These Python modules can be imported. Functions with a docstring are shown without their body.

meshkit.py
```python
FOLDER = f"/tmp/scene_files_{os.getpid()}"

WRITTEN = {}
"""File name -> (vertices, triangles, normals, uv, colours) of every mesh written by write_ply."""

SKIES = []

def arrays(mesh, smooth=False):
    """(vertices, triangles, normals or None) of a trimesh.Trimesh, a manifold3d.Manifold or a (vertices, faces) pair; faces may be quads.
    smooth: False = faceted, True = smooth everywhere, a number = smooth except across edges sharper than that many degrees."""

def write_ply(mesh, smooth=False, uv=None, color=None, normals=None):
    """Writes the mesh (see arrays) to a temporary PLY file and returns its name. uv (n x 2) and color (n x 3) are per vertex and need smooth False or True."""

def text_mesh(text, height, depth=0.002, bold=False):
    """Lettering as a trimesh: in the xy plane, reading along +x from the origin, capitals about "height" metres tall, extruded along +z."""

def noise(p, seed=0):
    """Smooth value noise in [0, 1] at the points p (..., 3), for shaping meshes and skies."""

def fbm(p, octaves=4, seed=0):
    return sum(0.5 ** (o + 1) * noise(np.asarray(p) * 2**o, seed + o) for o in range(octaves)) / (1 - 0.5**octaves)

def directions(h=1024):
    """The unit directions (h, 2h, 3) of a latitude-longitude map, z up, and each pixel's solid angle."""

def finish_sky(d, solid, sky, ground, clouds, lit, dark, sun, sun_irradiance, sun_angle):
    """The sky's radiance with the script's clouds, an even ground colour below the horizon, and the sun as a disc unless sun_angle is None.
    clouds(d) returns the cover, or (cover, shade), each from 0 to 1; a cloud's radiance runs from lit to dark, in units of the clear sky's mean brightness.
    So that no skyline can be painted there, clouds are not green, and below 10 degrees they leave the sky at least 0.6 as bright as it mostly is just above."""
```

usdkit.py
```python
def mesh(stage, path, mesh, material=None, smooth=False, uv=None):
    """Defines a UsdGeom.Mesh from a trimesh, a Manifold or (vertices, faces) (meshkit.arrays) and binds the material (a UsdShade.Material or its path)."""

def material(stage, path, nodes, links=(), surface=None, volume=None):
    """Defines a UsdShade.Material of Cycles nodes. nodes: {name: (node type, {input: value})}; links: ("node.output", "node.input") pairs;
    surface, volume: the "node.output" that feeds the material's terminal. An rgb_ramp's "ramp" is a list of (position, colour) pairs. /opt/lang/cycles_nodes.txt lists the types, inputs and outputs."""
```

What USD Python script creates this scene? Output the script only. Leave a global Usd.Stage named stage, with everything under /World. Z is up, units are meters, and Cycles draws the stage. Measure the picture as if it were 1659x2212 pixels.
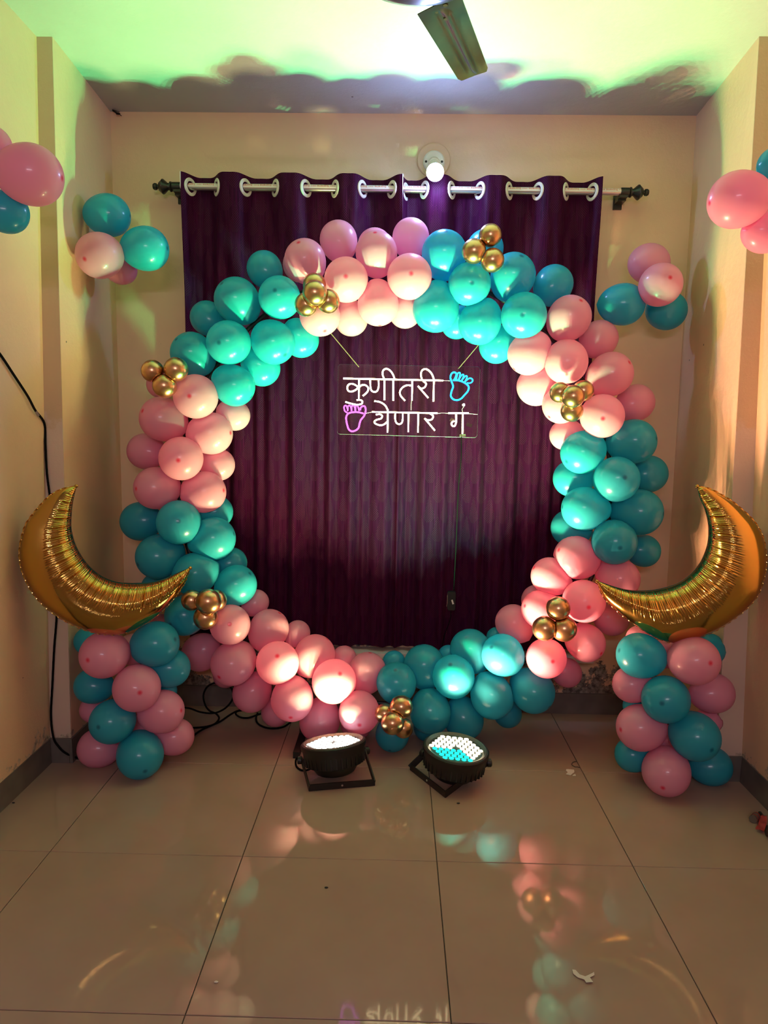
import math, random
import numpy as np, trimesh, usdkit, meshkit
from pxr import Usd, UsdGeom, UsdLux, UsdShade, Gf, Sdf, Vt

random.seed(7); rng = np.random.default_rng(7)
stage = Usd.Stage.CreateInMemory()
UsdGeom.SetStageUpAxis(stage, UsdGeom.Tokens.z); UsdGeom.SetStageMetersPerUnit(stage, 1.0)
UsdGeom.Xform.Define(stage, '/World'); UsdGeom.Scope.Define(stage, '/World/Looks')

# ---------------------------------------------------------------- camera
W, H = 1659, 2212
FOCAL, PITCH, YAW, ROLL, CAM_H = 1542.93, 0.1189, -0.0177, 0.0147, 1.3244
EXPOSURE = 0.3
BACK, CEIL = 3.242, 2.657                       # back wall and ceiling

def basis():
    cy, sy, cp, sp, cr, sr = math.cos(YAW), math.sin(YAW), math.cos(PITCH), math.sin(PITCH), math.cos(ROLL), math.sin(ROLL)
    f = np.array([sy * cp, cy * cp, -sp]); rt = np.array([cy, -sy, 0.0]); up = np.cross(rt, f)
    return cr * rt + sr * up, -sr * rt + cr * up, f
RT, UP, FW = basis()
EYE = np.array([0.0, 0.0, CAM_H])
cam = UsdGeom.Camera.Define(stage, '/World/camera')
cam.CreateHorizontalApertureAttr(36.0); cam.CreateVerticalApertureAttr(48.0)
cam.CreateFocalLengthAttr(FOCAL / W * 36.0); cam.CreateClippingRangeAttr(Gf.Vec2f(0.02, 100.0))
cam.CreateFStopAttr(0.0); cam.CreateExposureAttr(EXPOSURE)
UsdGeom.Xformable(cam).AddTransformOp().Set(Gf.Matrix4d(*RT, 0, *UP, 0, *(-FW), 0, *EYE, 1))

# ---------------------------------------------------------------- lights (lamps of the room)
LAMP_L = dict(c=np.array([-0.2246, 2.575, 0.135]), n=np.array([-0.11, 0.18, 0.97]))
LAMP_R = dict(c=np.array([0.2366, 2.548, 0.135]), n=np.array([0.095, -0.05, 0.99]))
for L in (LAMP_L, LAMP_R): L['n'] = L['n'] / np.linalg.norm(L['n'])

def frame(n, up=(0, 1, 0)):
    """a rotation whose third column is n"""
    n = np.asarray(n, float) / np.linalg.norm(n); x = np.cross(up, n)
    if np.linalg.norm(x) < 1e-6: x = np.cross((1, 0, 0), n)
    x /= np.linalg.norm(x); return np.stack([x, np.cross(n, x), n], 1)

def spot(name, p, n, power, color, half, radius, soft=1.0):
    l = UsdLux.SphereLight.Define(stage, '/World/' + name)
    l.CreateRadiusAttr(radius); l.CreateIntensityAttr(power); l.CreateColorAttr(Gf.Vec3f(*color)); l.CreateNormalizeAttr(True)
    s = UsdLux.ShapingAPI.Apply(l.GetPrim()); s.CreateShapingConeAngleAttr(half); s.CreateShapingConeSoftnessAttr(soft)
    R = frame(-np.asarray(n)); m = Gf.Matrix4d(*R[:, 0], 0, *R[:, 1], 0, *R[:, 2], 0, *p, 1)
    UsdGeom.Xformable(l).AddTransformOp().Set(m)
SP = 85.0
Rl, Rr = frame(LAMP_L['n']), frame(LAMP_R['n'])
def beams(L, R, dirn, power, color, half, keep):
    """the light of a stage lamp: narrow-angle sources spread over its LED field"""
    pts = [R @ np.array([x * .0458 + (.0229 if y % 2 else 0), y * .0397, 0]) for y in range(-2, 3) for x in range(-2, 3)]
    pts = [(p, q) for p, q in ((p, R.T @ p) for p in pts) if math.hypot(q[0], q[1]) < .097 and keep(q)]
    for p, q in pts: spot(f'stage_lamp_beam_{len(BEAMS):03d}', L['c'] + .014 * L['n'] + p, L['n'] + np.array(dirn), power / len(pts), color, half, 0.0); BEAMS.append(q)
BEAMS = []
beams(LAMP_L, Rl, (0, 0.12, 0), SP * 0.54, (1.0, 0.94, 0.38), 44, lambda q: True)
beams(LAMP_R, Rr, (0.22, 0.06, 0), SP * 0.95, (1.0, 0.53, 0.30), 50, lambda q: q[1] > -.01 or q[0] > .05)
beams(LAMP_R, Rr, (-0.20, 0.30, 0), SP * 1.9, (0.12, 1.0, 0.32), 41, lambda q: q[1] < -.01 and q[0] < .05)

def rect_light(name, p, n, w, h, power, color):
    l = UsdLux.RectLight.Define(stage, '/World/' + name); l.CreateWidthAttr(w); l.CreateHeightAttr(h)
    l.CreateIntensityAttr(power); l.CreateColorAttr(Gf.Vec3f(*color)); l.CreateNormalizeAttr(True)
    R = frame(-np.asarray(n, float), (0, 0, 1)); UsdGeom.Xformable(l).AddTransformOp().Set(Gf.Matrix4d(*R[:, 0], 0, *R[:, 1], 0, *R[:, 2], 0, *p, 1))
rect_light('tube_light_glow', (-0.05, -1.52, 2.05), (0, 1, -0.12), 1.15, 0.06, 6.6, (0.95, 0.78, 0.88))

# ---------------------------------------------------------------- helpers
used = {}
def numbered(parent, name):
    k = (parent, name); i = used.get(k, 0); used[k] = i + 1
    return f'{parent}/{name}' if i == 0 else f'{parent}/{name}_{i:03d}'
def tag(p, label=None, cat=None, group=None, kind=None):
    for k, v in (('label', label), ('category', cat), ('group', group), ('kind', kind)):
        if v: p.SetCustomDataByKey(k, v)
    return p
def thing(name, label, cat, loc=(0, 0, 0), group=None, kind=None):
    x = UsdGeom.Xform.Define(stage, numbered('/World', name)); x.AddTranslateOp().Set(Gf.Vec3d(*map(float, loc)))
    return tag(x.GetPrim(), label, cat, group, kind)
ORIGIN = {}
def obj(name, m, material, parent=None, smooth=35, uv=None, label=None):
    """one Mesh prim in world coordinates; below a thing it is stored relative to the thing's base"""
    path = numbered(str(parent.GetPath()) if parent else '/World', name)
    v, f, n = meshkit.arrays(m, smooth)
    if parent is not None:
        t = UsdGeom.Xformable(parent).ComputeLocalToWorldTransform(Usd.TimeCode.Default()).ExtractTranslation()
        v = v - np.array(t)
    p = usdkit.mesh(stage, path, (v, f), M[material] if isinstance(material, str) else material, False, uv).GetPrim()
    if n is not None:
        g = UsdGeom.Mesh(p); g.CreateNormalsAttr(Vt.Vec3fArray.FromNumpy(n.astype(np.float32))); g.SetNormalsInterpolation('vertex')
    if label: p.SetCustomDataByKey('label', label)
    return p
def single(name, m, material, label, cat, group=None, kind=None, smooth=35, uv=None, loc=None):
    """a thing that is one Mesh, its own origin at loc"""
    v, f, n = meshkit.arrays(m, smooth); loc = v.mean(0) if loc is None else np.asarray(loc, float)
    p = usdkit.mesh(stage, numbered('/World', name), (v - loc, f), M[material] if isinstance(material, str) else material, False, uv)
    if n is not None: p.CreateNormalsAttr(Vt.Vec3fArray.FromNumpy(n.astype(np.float32))); p.SetNormalsInterpolation('vertex')
    p.AddTranslateOp().Set(Gf.Vec3d(*map(float, loc)))
    return tag(p.GetPrim(), label, cat, group, kind)
cat = trimesh.util.concatenate
def ray(x, y):
    d = FW * FOCAL + RT * (x - W / 2) + UP * (H / 2 - y); return d / np.linalg.norm(d)
def at(x, y, Y):                                # the point of a pixel's line of sight on the plane at depth Y
    d = ray(x, y); return EYE + d * (Y / d[1])
def onz(x, y, z):                               # ... on the plane at height z
    d = ray(x, y); return EYE + d * ((z - CAM_H) / d[2])
def onx(x, y, X):
    d = ray(x, y); return EYE + d * (X / d[0])
def box(x0, x1, y0, y1, z0, z1):
    b = trimesh.creation.box((x1 - x0, y1 - y0, z1 - z0)); b.apply_translation(((x0 + x1) / 2, (y0 + y1) / 2, (z0 + z1) / 2)); return b
def hexa(bot, top, z0, z1):                     # a wall of four plan corners below and above
    n = len(bot); v = [(*p, z0) for p in bot] + [(*p, z1) for p in top]
    m = trimesh.convex.convex_hull(np.array(v, float)); return m
def catmull(p, per=8):
    p = np.asarray(p, float); q = np.vstack([2 * p[0] - p[1], p, 2 * p[-1] - p[-2]]); out = []
    for i in range(len(p) - 1):
        a, b, c, d = q[i:i + 4]
        for t in np.arange(per) / per:
            out.append(.5 * (2 * b + (c - a) * t + (2 * a - 5 * b + 4 * c - d) * t * t + (3 * b - a - 3 * c + d) * t ** 3))
    return np.vstack([out, p[-1:]])
def tube(p, r, sides=8, caps=True):
    p = np.asarray(p, float); t = np.gradient(p, axis=0); t /= np.linalg.norm(t, axis=1, keepdims=True) + 1e-12
    a = np.cross(t[0], (0, 0, 1.0) if abs(t[0][2]) < .9 else (1.0, 0, 0)); a /= np.linalg.norm(a); rings = []
    rr = np.broadcast_to(r, (len(p),))
    for i in range(len(p)):
        a = a - t[i] * (a @ t[i]); a /= np.linalg.norm(a); b = np.cross(t[i], a)
        ang = np.arange(sides) * 2 * np.pi / sides
        rings.append(p[i] + rr[i] * (np.cos(ang)[:, None] * a + np.sin(ang)[:, None] * b))
    v = np.vstack(rings); f = []
    for i in range(len(p) - 1):
        for j in range(sides):
            k = (j + 1) % sides; f += [(i * sides + j, i * sides + k, (i + 1) * sides + k), (i * sides + j, (i + 1) * sides + k, (i + 1) * sides + j)]
    if caps:
        n = len(v); v = np.vstack([v, p[:1], p[-1:]]); e = (len(p) - 1) * sides
        for j in range(sides):
            k = (j + 1) % sides; f += [(n, k, j), (n + 1, e + j, e + k)]
    return trimesh.Trimesh(v, f, process=False)
def lathe(prof, n=40):
    """profile of (radius, height) turned about z, outside out"""
    prof = np.asarray(prof, float); ang = np.arange(n) * 2 * np.pi / n
    v = np.concatenate([np.stack([r * np.cos(ang), r * np.sin(ang), np.full(n, z)], 1) for r, z in prof]); f = []
    for i in range(len(prof) - 1):
        for j in range(n):
            k = (j + 1) % n; f += [(i * n + j, i * n + k, (i + 1) * n + k), (i * n + j, (i + 1) * n + k, (i + 1) * n + j)]
    m = trimesh.Trimesh(v, f, process=False); m.merge_vertices(); m.update_faces(m.nondegenerate_faces()); return m
def place(m, R, p):
    T = np.eye(4); T[:3, :3] = R; T[:3, 3] = p; m = m.copy(); m.apply_transform(T); return m
def bar(a, b, w, h, up=(0, 0, 1)):              # a flat bar from a to b
    a, b = np.asarray(a, float), np.asarray(b, float); d = b - a; L = np.linalg.norm(d); R = frame(d / L, up)
    return place(trimesh.creation.box((w, h, L)), R, (a + b) / 2)

# ---------------------------------------------------------------- materials
M = {}
def mat(name, nodes, links, surface='p.BSDF'):
    M[name] = usdkit.material(stage, '/World/Looks/' + name, nodes, links, surface=surface); return M[name]
def plain(name, color, rough=.5, **kw):
    return mat(name, {'p': ('principled_bsdf', dict(base_color=color, roughness=rough, **kw))}, [])
def glow(name, color, strength):
    return mat(name, {'e': ('emission', dict(color=color, strength=strength))}, [], 'e.emission')

def wall_paint(name, base, tan=None, tan_from=1.5, peel='light'):
    nodes = {'g': ('geometry', {}), 'n1': ('noise_texture', dict(scale=2.2, detail=5.0, roughness=.6)), 'r1': ('rgb_ramp', dict(ramp=[(.3, [c * .93 for c in base]), (.7, [min(1, c * 1.04) for c in base])])),
             'n2': ('noise_texture', dict(scale=38.0, detail=6.0, roughness=.65)), 'b': ('bump', dict(strength=.25, distance=.006)),
             'p': ('principled_bsdf', dict(roughness=.62)), 'xyz': ('separate_xyz', {}),
             'sp': ('voronoi_texture', dict(scale=5.0, randomness=1.0)), 'spm': ('math', dict(math_type='less_than', value2=.022)), 'mixs': ('mix_color', dict(b=(.10, .08, .06)))}
    links = [('g.position', 'n1.vector'), ('g.position', 'n2.vector'), ('g.position', 'xyz.vector'), ('g.position', 'sp.vector'), ('n1.fac', 'r1.fac'), ('n2.fac', 'b.height'), ('sp.distance', 'spm.value1'),
             ('spm.value', 'mixs.fac'), ('b.normal', 'p.normal')]
    last = 'r1.color'
    if tan is not None:
        nodes |= {'tn': ('noise_texture', dict(scale=14.0, detail=4.0)), 'tm': ('math', dict(math_type='multiply_add', value2=.5)), 'tr': ('map_range', dict(from_min=tan_from, from_max=tan_from + .05, clamp=True)), 'tmix': ('mix_color', dict(b=tan))}
        links += [('g.position', 'tn.vector'), ('tn.fac', 'tm.value1'), ('xyz.z', 'tm.value3'), ('tm.value', 'tr.value'), ('tr.result', 'tmix.fac'), (last, 'tmix.a')]; last = 'tmix.result'
    links.append((last, 'mixs.a')); last = 'mixs.result'
    if peel:                                    # flaked paint above the skirting
        nodes |= {'pn': ('noise_texture', dict(scale=9.0, detail=8.0, roughness=.7)), 'ph': ('map_range', dict(from_min=.10, from_max=.46 if peel == 'dark' else .24, to_min=.17 if peel == 'dark' else .10, to_max=-.12, clamp=True)), 'pa': ('math', dict(math_type='add')),
                  'pr': ('map_range', dict(from_min=.585, from_max=.62, clamp=True)), 'pc': ('noise_texture', dict(scale=60.0, detail=4.0)), 'pcr': ('rgb_ramp', dict(ramp=[(.35, (.06, .055, .05)), (.65, (.30, .27, .23))] if peel == 'dark' else [(.3, (.22, .18, .14)), (.6, (.58, .48, .36))])), 'pmix': ('mix_color', {})}
        links += [('g.position', 'pn.vector'), ('xyz.z', 'ph.value'), ('pn.fac', 'pa.value1'), ('ph.result', 'pa.value2'), ('pa.value', 'pr.value'), ('g.position', 'pc.vector'), ('pc.fac', 'pcr.fac'),
                  ('pr.result', 'pmix.fac'), (last, 'pmix.a'), ('pcr.color', 'pmix.b')]; last = 'pmix.result'
    links.append((last, 'p.base_color'))
    return mat(name, nodes, links)
CREAM = (.74, .51, .325)
wall_paint('cream_wall', CREAM); wall_paint('flaked_wall', CREAM, peel='dark')
wall_paint('pillar_face', (.60, .46, .37), tan=(.54, .38, .245), tan_from=1.55)
wall_paint('ceiling_white', (.45, .435, .41), peel=None)
mat('floor_tile', {'g': ('geometry', {}), 'o': ('object_info', {}), 'n': ('noise_texture', dict(scale=3.0, detail=6.0, roughness=.6)), 'r': ('rgb_ramp', dict(ramp=[(.3, (.325, .228, .178)), (.7, (.37, .265, .205))])),
    'n2': ('noise_texture', dict(scale=160.0, detail=2.0)), 'rr': ('map_range', dict(from_min=.3, from_max=.8, to_min=.025, to_max=.075)), 'nb': ('noise_texture', dict(scale=4.0, detail=1.0)), 'b': ('bump', dict(strength=.012, distance=.01)),
    'p': ('principled_bsdf', dict(specular_ior_level=.42))},
    [('g.position', 'n.vector'), ('n.fac', 'r.fac'), ('r.color', 'p.base_color'), ('g.position', 'n2.vector'), ('n.fac', 'rr.value'), ('rr.result', 'p.roughness'), ('g.position', 'nb.vector'), ('nb.fac', 'b.height'), ('b.normal', 'p.normal')])
plain('grout', (.05, .04, .03), .9)
mat('skirting_tile', {'g': ('geometry', {}), 'n': ('noise_texture', dict(scale=12.0, detail=6.0)), 'r': ('rgb_ramp', dict(ramp=[(.3, (.105, .09, .082)), (.7, (.15, .135, .12))])), 'p': ('principled_bsdf', dict(roughness=.28))},
    [('g.position', 'n.vector'), ('n.fac', 'r.fac'), ('r.color', 'p.base_color')])
plain('sill_marble', (.55, .48, .42), .3)

def latex(name, base, tip, rough, trans):
    dark = [c * t for c, t in zip(base, tip)]
    mat(name, {'t': ('texture_coordinate', {}), 'nz': ('vector_math', dict(math_type='normalize')), 's': ('separate_xyz', {}), 'r': ('rgb_ramp', dict(ramp=[(0.0, base), (.9940, base), (.9990, dark), (1.0, dark)])),
        'p': ('principled_bsdf', dict(roughness=rough, specular_ior_level=.45, coat_weight=.35, coat_roughness=.12)), 'tr': ('translucent_bsdf', {}), 'm': ('mix_closure', dict(fac=trans))},
        [('t.object', 'nz.vector1'), ('nz.vector', 's.vector'), ('s.z', 'r.fac'), ('r.color', 'p.base_color'), ('r.color', 'tr.color'), ('p.BSDF', 'm.closure1'), ('tr.BSDF', 'm.closure2')], 'm.closure')
latex('pink_latex', (.93, .42, .60), (.95, .12, .22), .32, .45)
latex('blue_latex', (.045, .535, .70), (.3, .38, .5), .26, .5)
mat('chrome_gold', {'p': ('principled_bsdf', dict(base_color=(.66, .39, .20), metallic=1.0, roughness=.27))}, [])
mat('gold_foil', {'p': ('principled_bsdf', dict(base_color=(.56, .345, .085), metallic=1.0, roughness=.10))}, [])
plain('black_plastic', (.006, .0065, .006), .45); plain('black_iron', (.018, .014, .012), .5, metallic=.3); plain('black_cable', (.004, .004, .004), .7, specular_ior_level=.08)
plain('dark_finial', (.016, .016, .013), .3); plain('steel_pole', (.62, .60, .57), .22, metallic=.85); plain('white_sleeve', (.78, .72, .66), .35); plain('red_print', (.62, .10, .05), .5)
plain('ivory_plastic', (.78, .74, .66), .35); plain('white_hem', (.75, .68, .70), .6); plain('paper_white', (.62, .58, .52), .8); plain('tape_white', (.26, .22, .17), .6)
plain('cord_tan', (.30, .19, .12), .6); plain('tin_red', (.28, .02, .02), .35); plain('tin_grey', (.12, .10, .09), .4); plain('wrapper_red', (.42, .05, .05), .35); plain('wrapper_black', (.02, .018, .018), .35)
mat('fan_bronze', {'g': ('geometry', {}), 'n': ('noise_texture', dict(scale=7.0, detail=5.0)), 'r': ('rgb_ramp', dict(ramp=[(.35, (.030, .019, .010)), (.7, (.07, .045, .024))])), 'p': ('principled_bsdf', dict(metallic=.35, roughness=.28, coat_weight=.6, coat_roughness=.12))},
    [('g.position', 'n.vector'), ('n.fac', 'r.fac'), ('r.color', 'p.base_color')])
plain('fan_rib', (.06, .045, .025), .4, metallic=.4)
glow('led_white', (.95, 1.0, .90), 6.0); glow('led_warm', (1.0, .86, .52), 7.0); glow('led_green', (.01, 1.0, .66), 2.6)
glow('neon_white', (1.0, .80, .42), 6.0); glow('neon_blue', (.02, .36, 1.0), 3.2); glow('neon_pink', (.85, .10, .95), 3.0); glow('bulb_glow', (.36, .50, 1.0), 420.0); glow('tube_glow', (1.0, .9, .78), 4.0)
plain('lamp_bezel', (.05, .045, .035), .35)
mat('acrylic', {'t': ('transparent_bsdf', dict(color=(.97, .97, .97))), 'g': ('glossy_bsdf', dict(color=(1, 1, 1), roughness=.03)), 'f': ('fresnel', dict(IOR=1.49)), 'm': ('mix_closure', {})},
    [('f.fac', 'm.fac'), ('t.BSDF', 'm.closure1'), ('g.BSDF', 'm.closure2')], 'm.closure')
plain('acrylic_edge', (.22, .22, .25), .3, alpha=.45)
plain('clear_ring', (.10, .075, .05), .3)
# curtain: woven purple with rows of dotted leaf shapes, from the cloth's own coordinates (uv in metres)
DU, DV = .078, .176
def lattice(k, ou, ov):
    n, l = {}, []
    n[f'mu{k}'] = ('math', dict(math_type='multiply_add', value2=1 / DU, value3=ou)); n[f'mv{k}'] = ('math', dict(math_type='multiply_add', value2=1 / DV, value3=ov))
    n[f'fu{k}'] = ('math', dict(math_type='fraction')); n[f'fv{k}'] = ('math', dict(math_type='fraction'))
    n[f'cu{k}'] = ('math', dict(math_type='subtract', value2=.5)); n[f'au{k}'] = ('math', dict(math_type='absolute'))
    n[f'up{k}'] = ('map_range', dict(from_min=.27, from_max=.84, to_min=.34, to_max=0.0, clamp=True)); n[f'dn{k}'] = ('map_range', dict(from_min=.12, from_max=.27, to_min=.12, to_max=.34, clamp=True))
    n[f'w{k}'] = ('math', dict(math_type='minimum')); n[f'in{k}'] = ('math', dict(math_type='less_than'))
    n[f'lo{k}'] = ('math', dict(math_type='greater_than', value2=.13)); n[f'hi{k}'] = ('math', dict(math_type='less_than', value2=.83)); n[f'a{k}'] = ('math', dict(math_type='multiply')); n[f'o{k}'] = ('math', dict(math_type='multiply'))
    l += [('uvs.x', f'mu{k}.value1'), ('uvs.y', f'mv{k}.value1'), (f'mu{k}.value', f'fu{k}.value1'), (f'mv{k}.value', f'fv{k}.value1'), (f'fu{k}.value', f'cu{k}.value1'), (f'cu{k}.value', f'au{k}.value1'),
          (f'fv{k}.value', f'up{k}.value'), (f'fv{k}.value', f'dn{k}.value'), (f'up{k}.result', f'w{k}.value1'), (f'dn{k}.result', f'w{k}.value2'), (f'au{k}.value', f'in{k}.value1'), (f'w{k}.value', f'in{k}.value2'),
          (f'fv{k}.value', f'lo{k}.value1'), (f'fv{k}.value', f'hi{k}.value1'), (f'in{k}.value', f'a{k}.value1'), (f'lo{k}.value', f'a{k}.value2'), (f'a{k}.value', f'o{k}.value1'), (f'hi{k}.value', f'o{k}.value2')]
    return n, l
n1, l1 = lattice('a', 0, 0); n2, l2 = lattice('b', .5, .5)
mat('curtain_cloth', {'uv': ('attribute', dict(attribute='st')), 'uvs': ('separate_xyz', {}), **n1, **n2, 'leaf': ('math', dict(math_type='maximum')),
    'vo': ('voronoi_texture', dict(scale=175.0, randomness=0.0)), 'vm': ('mapping', dict(scale=(1, .8, 1), rotation=(0, 0, .78))), 'dot': ('math', dict(math_type='less_than', value2=.33)), 'ld': ('math', dict(math_type='multiply')),
    'sm': ('mapping', dict(scale=(420, 6, 1))), 'sn': ('noise_texture', dict(scale=1.0, detail=3.0)), 'sr': ('rgb_ramp', dict(ramp=[(.3, (.020, .0014, .013)), (.7, (.060, .005, .038))])),
    'c': ('mix_color', dict(b=(.075, .010, .045))), 'dk': ('mix_color', dict(b=(.028, .004, .017))), 'lf': ('math', dict(math_type='multiply', value2=.6)), 'ldm': ('math', dict(math_type='multiply', value2=.8)),
    'bp': ('bump', dict(strength=.5, distance=.002)), 'p': ('principled_bsdf', dict(roughness=.5, specular_ior_level=.05, sheen_weight=.03, sheen_roughness=.4, sheen_tint=(.7, .4, .6)))},
    l1 + l2 + [('uv.vector', 'uvs.vector'), ('oa.value', 'leaf.value1'), ('ob.value', 'leaf.value2'), ('uv.vector', 'vm.vector'), ('vm.vector', 'vo.vector'), ('vo.distance', 'dot.value1'), ('dot.value', 'ld.value1'), ('leaf.value', 'ld.value2'),
     ('uv.vector', 'sm.vector'), ('sm.vector', 'sn.vector'), ('sn.fac', 'sr.fac'), ('leaf.value', 'lf.value1'), ('lf.value', 'dk.fac'), ('sr.color', 'dk.a'), ('ld.value', 'ldm.value1'), ('ldm.value', 'c.fac'), ('dk.result', 'c.a'), ('c.result', 'p.base_color'),
     ('ld.value', 'bp.height'), ('bp.normal', 'p.normal')])

# ---------------------------------------------------------------- the room
REAR, T = -1.75, .12
fl = thing('floor', 'polished beige vitrified tile floor with thin dark joints', 'floor', kind='structure')
obj('joint_bed', box(-1.5, 1.5, REAR, BACK + .1, -.06, -.004), 'grout', fl)
TX, TY, TS = -.4581, 2.0574, .6
for j in range(-7, 3):
    for k in range(-2, 4):
        x0, x1, y0, y1 = TX + k * TS, TX + (k + 1) * TS, TY + j * TS, TY + (j + 1) * TS
        x0, x1, y0, y1 = max(x0, -1.48), min(x1, 1.48), max(y0, REAR), min(y1, BACK + .05)
        if x1 - x0 < .03 or y1 - y0 < .03: continue
        g = .0012; b = .0012; v = []
        for z, i in ((-.02, 0), (-b, 0), (0, b)):
            v += [(x0 + g + i, y0 + g + i, z), (x1 - g - i, y0 + g + i, z), (x1 - g - i, y1 - g - i, z), (x0 + g + i, y1 - g - i, z)]
        obj('tile', trimesh.convex.convex_hull(np.array(v)), 'floor_tile', fl, smooth=False)
single('ceiling', box(-1.5, 1.5, REAR - T, BACK + T, CEIL, CEIL + .12), 'ceiling_white', 'white painted ceiling lit green and yellow from below', 'ceiling', kind='structure', smooth=False)
single('wall_back', box(-1.5, 1.5, BACK, BACK + T, -.06, CEIL), 'flaked_wall', 'cream back wall behind the curtain, paint flaking low down', 'wall', kind='structure', smooth=False)
single('wall_rear', box(-1.5, 1.5, REAR - T, REAR, -.06, CEIL), 'cream_wall', 'cream wall behind the viewer', 'wall', kind='structure', smooth=False)
PL, PR = 2.645, 2.62                            # the pillars' faces
wl = thing('wall_left', 'cream left wall stepping out at a shallow pillar', 'wall', kind='structure')
obj('wall_panel', hexa([(-1.5, REAR), (-1.34, REAR), (-1.343, PL + .05), (-1.5, PL + .05)], [(-1.5, REAR), (-1.235, REAR), (-1.283, PL + .05), (-1.5, PL + .05)], -.06, CEIL), 'cream_wall', wl, smooth=False)
obj('pillar', hexa([(-1.5, PL + .004), (-1.26, PL + .004), (-1.2646, BACK + .02), (-1.5, BACK + .02)], [(-1.5, PL + .004), (-1.228, PL + .004), (-1.2646, BACK + .02), (-1.5, BACK + .02)], -.06, CEIL), 'cream_wall', wl, smooth=False)
obj('pillar_face', hexa([(-1.38, PL), (-1.26, PL), (-1.26, PL + .004), (-1.38, PL + .004)], [(-1.33, PL), (-1.228, PL), (-1.228, PL + .004), (-1.33, PL + .004)], 0, CEIL), 'pillar_face', wl, smooth=False, label='tan and greige painted front of the pillar')
wr = thing('wall_right', 'cream right wall stepping out at a shallow pillar', 'wall', kind='structure')
obj('wall_panel', hexa([(1.5, REAR), (1.345, REAR), (1.337, PR + .05), (1.5, PR + .05)], [(1.5, REAR), (1.235, REAR), (1.25, PR + .05), (1.5, PR + .05)], -.06, CEIL), 'cream_wall', wr, smooth=False)
obj('pillar', hexa([(1.5, PR + .004), (1.238, PR + .004), (1.2485, BACK + .02), (1.5, BACK + .02)], [(1.5, PR + .004), (1.203, PR + .004), (1.2485, BACK + .02), (1.5, BACK + .02)], -.06, CEIL), 'cream_wall', wr, smooth=False)
obj('pillar_face', hexa([(1.38, PR), (1.238, PR), (1.238, PR + .004), (1.38, PR + .004)], [(1.33, PR), (1.203, PR), (1.203, PR + .004), (1.33, PR + .004)], 0, CEIL), 'pillar_face', wr, smooth=False, label='tan and greige painted front of the pillar')
SK = .098
def skirting(name, label, segs):
    t = thing(name, label, 'skirting', kind='structure')
    for (xa, ya), (xb, yb), (nx, ny) in segs:
        o = .012; L = math.hypot(xb - xa, yb - ya); n = max(1, round(L / .6)); 
        for i in range(n):
            a, b = i / n, (i + 1) / n; e = .0008 / L
            p, q = (xa + (xb - xa) * (a + e), ya + (yb - ya) * (a + e)), (xa + (xb - xa) * (b - e), ya + (yb - ya) * (b - e))
            obj('tile', hexa([p, q, (q[0] + nx * o, q[1] + ny * o), (p[0] + nx * o, p[1] + ny * o)], [p, q, (q[0] + nx * (o - .002), q[1] + ny * (o - .002)), (p[0] + nx * (o - .002), p[1] + ny * (o - .002))], 0.0005, SK), 'skirting_tile', t, smooth=False)
skirting('baseboard_back', 'dark grey tile skirting along the back wall', [((-1.25, BACK - .0005), (1.235, BACK - .0005), (0, -1))])
skirting('baseboard_left', 'dark grey tile skirting along the left wall and its pillar', [((-1.342, REAR), (-1.343, PL - .014), (1, 0)), ((-1.342, PL - .0005), (-1.2605, PL - .0005), (0, -1)), ((-1.2605, PL - .012), (-1.263, BACK - .014), (1, 0))])
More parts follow.
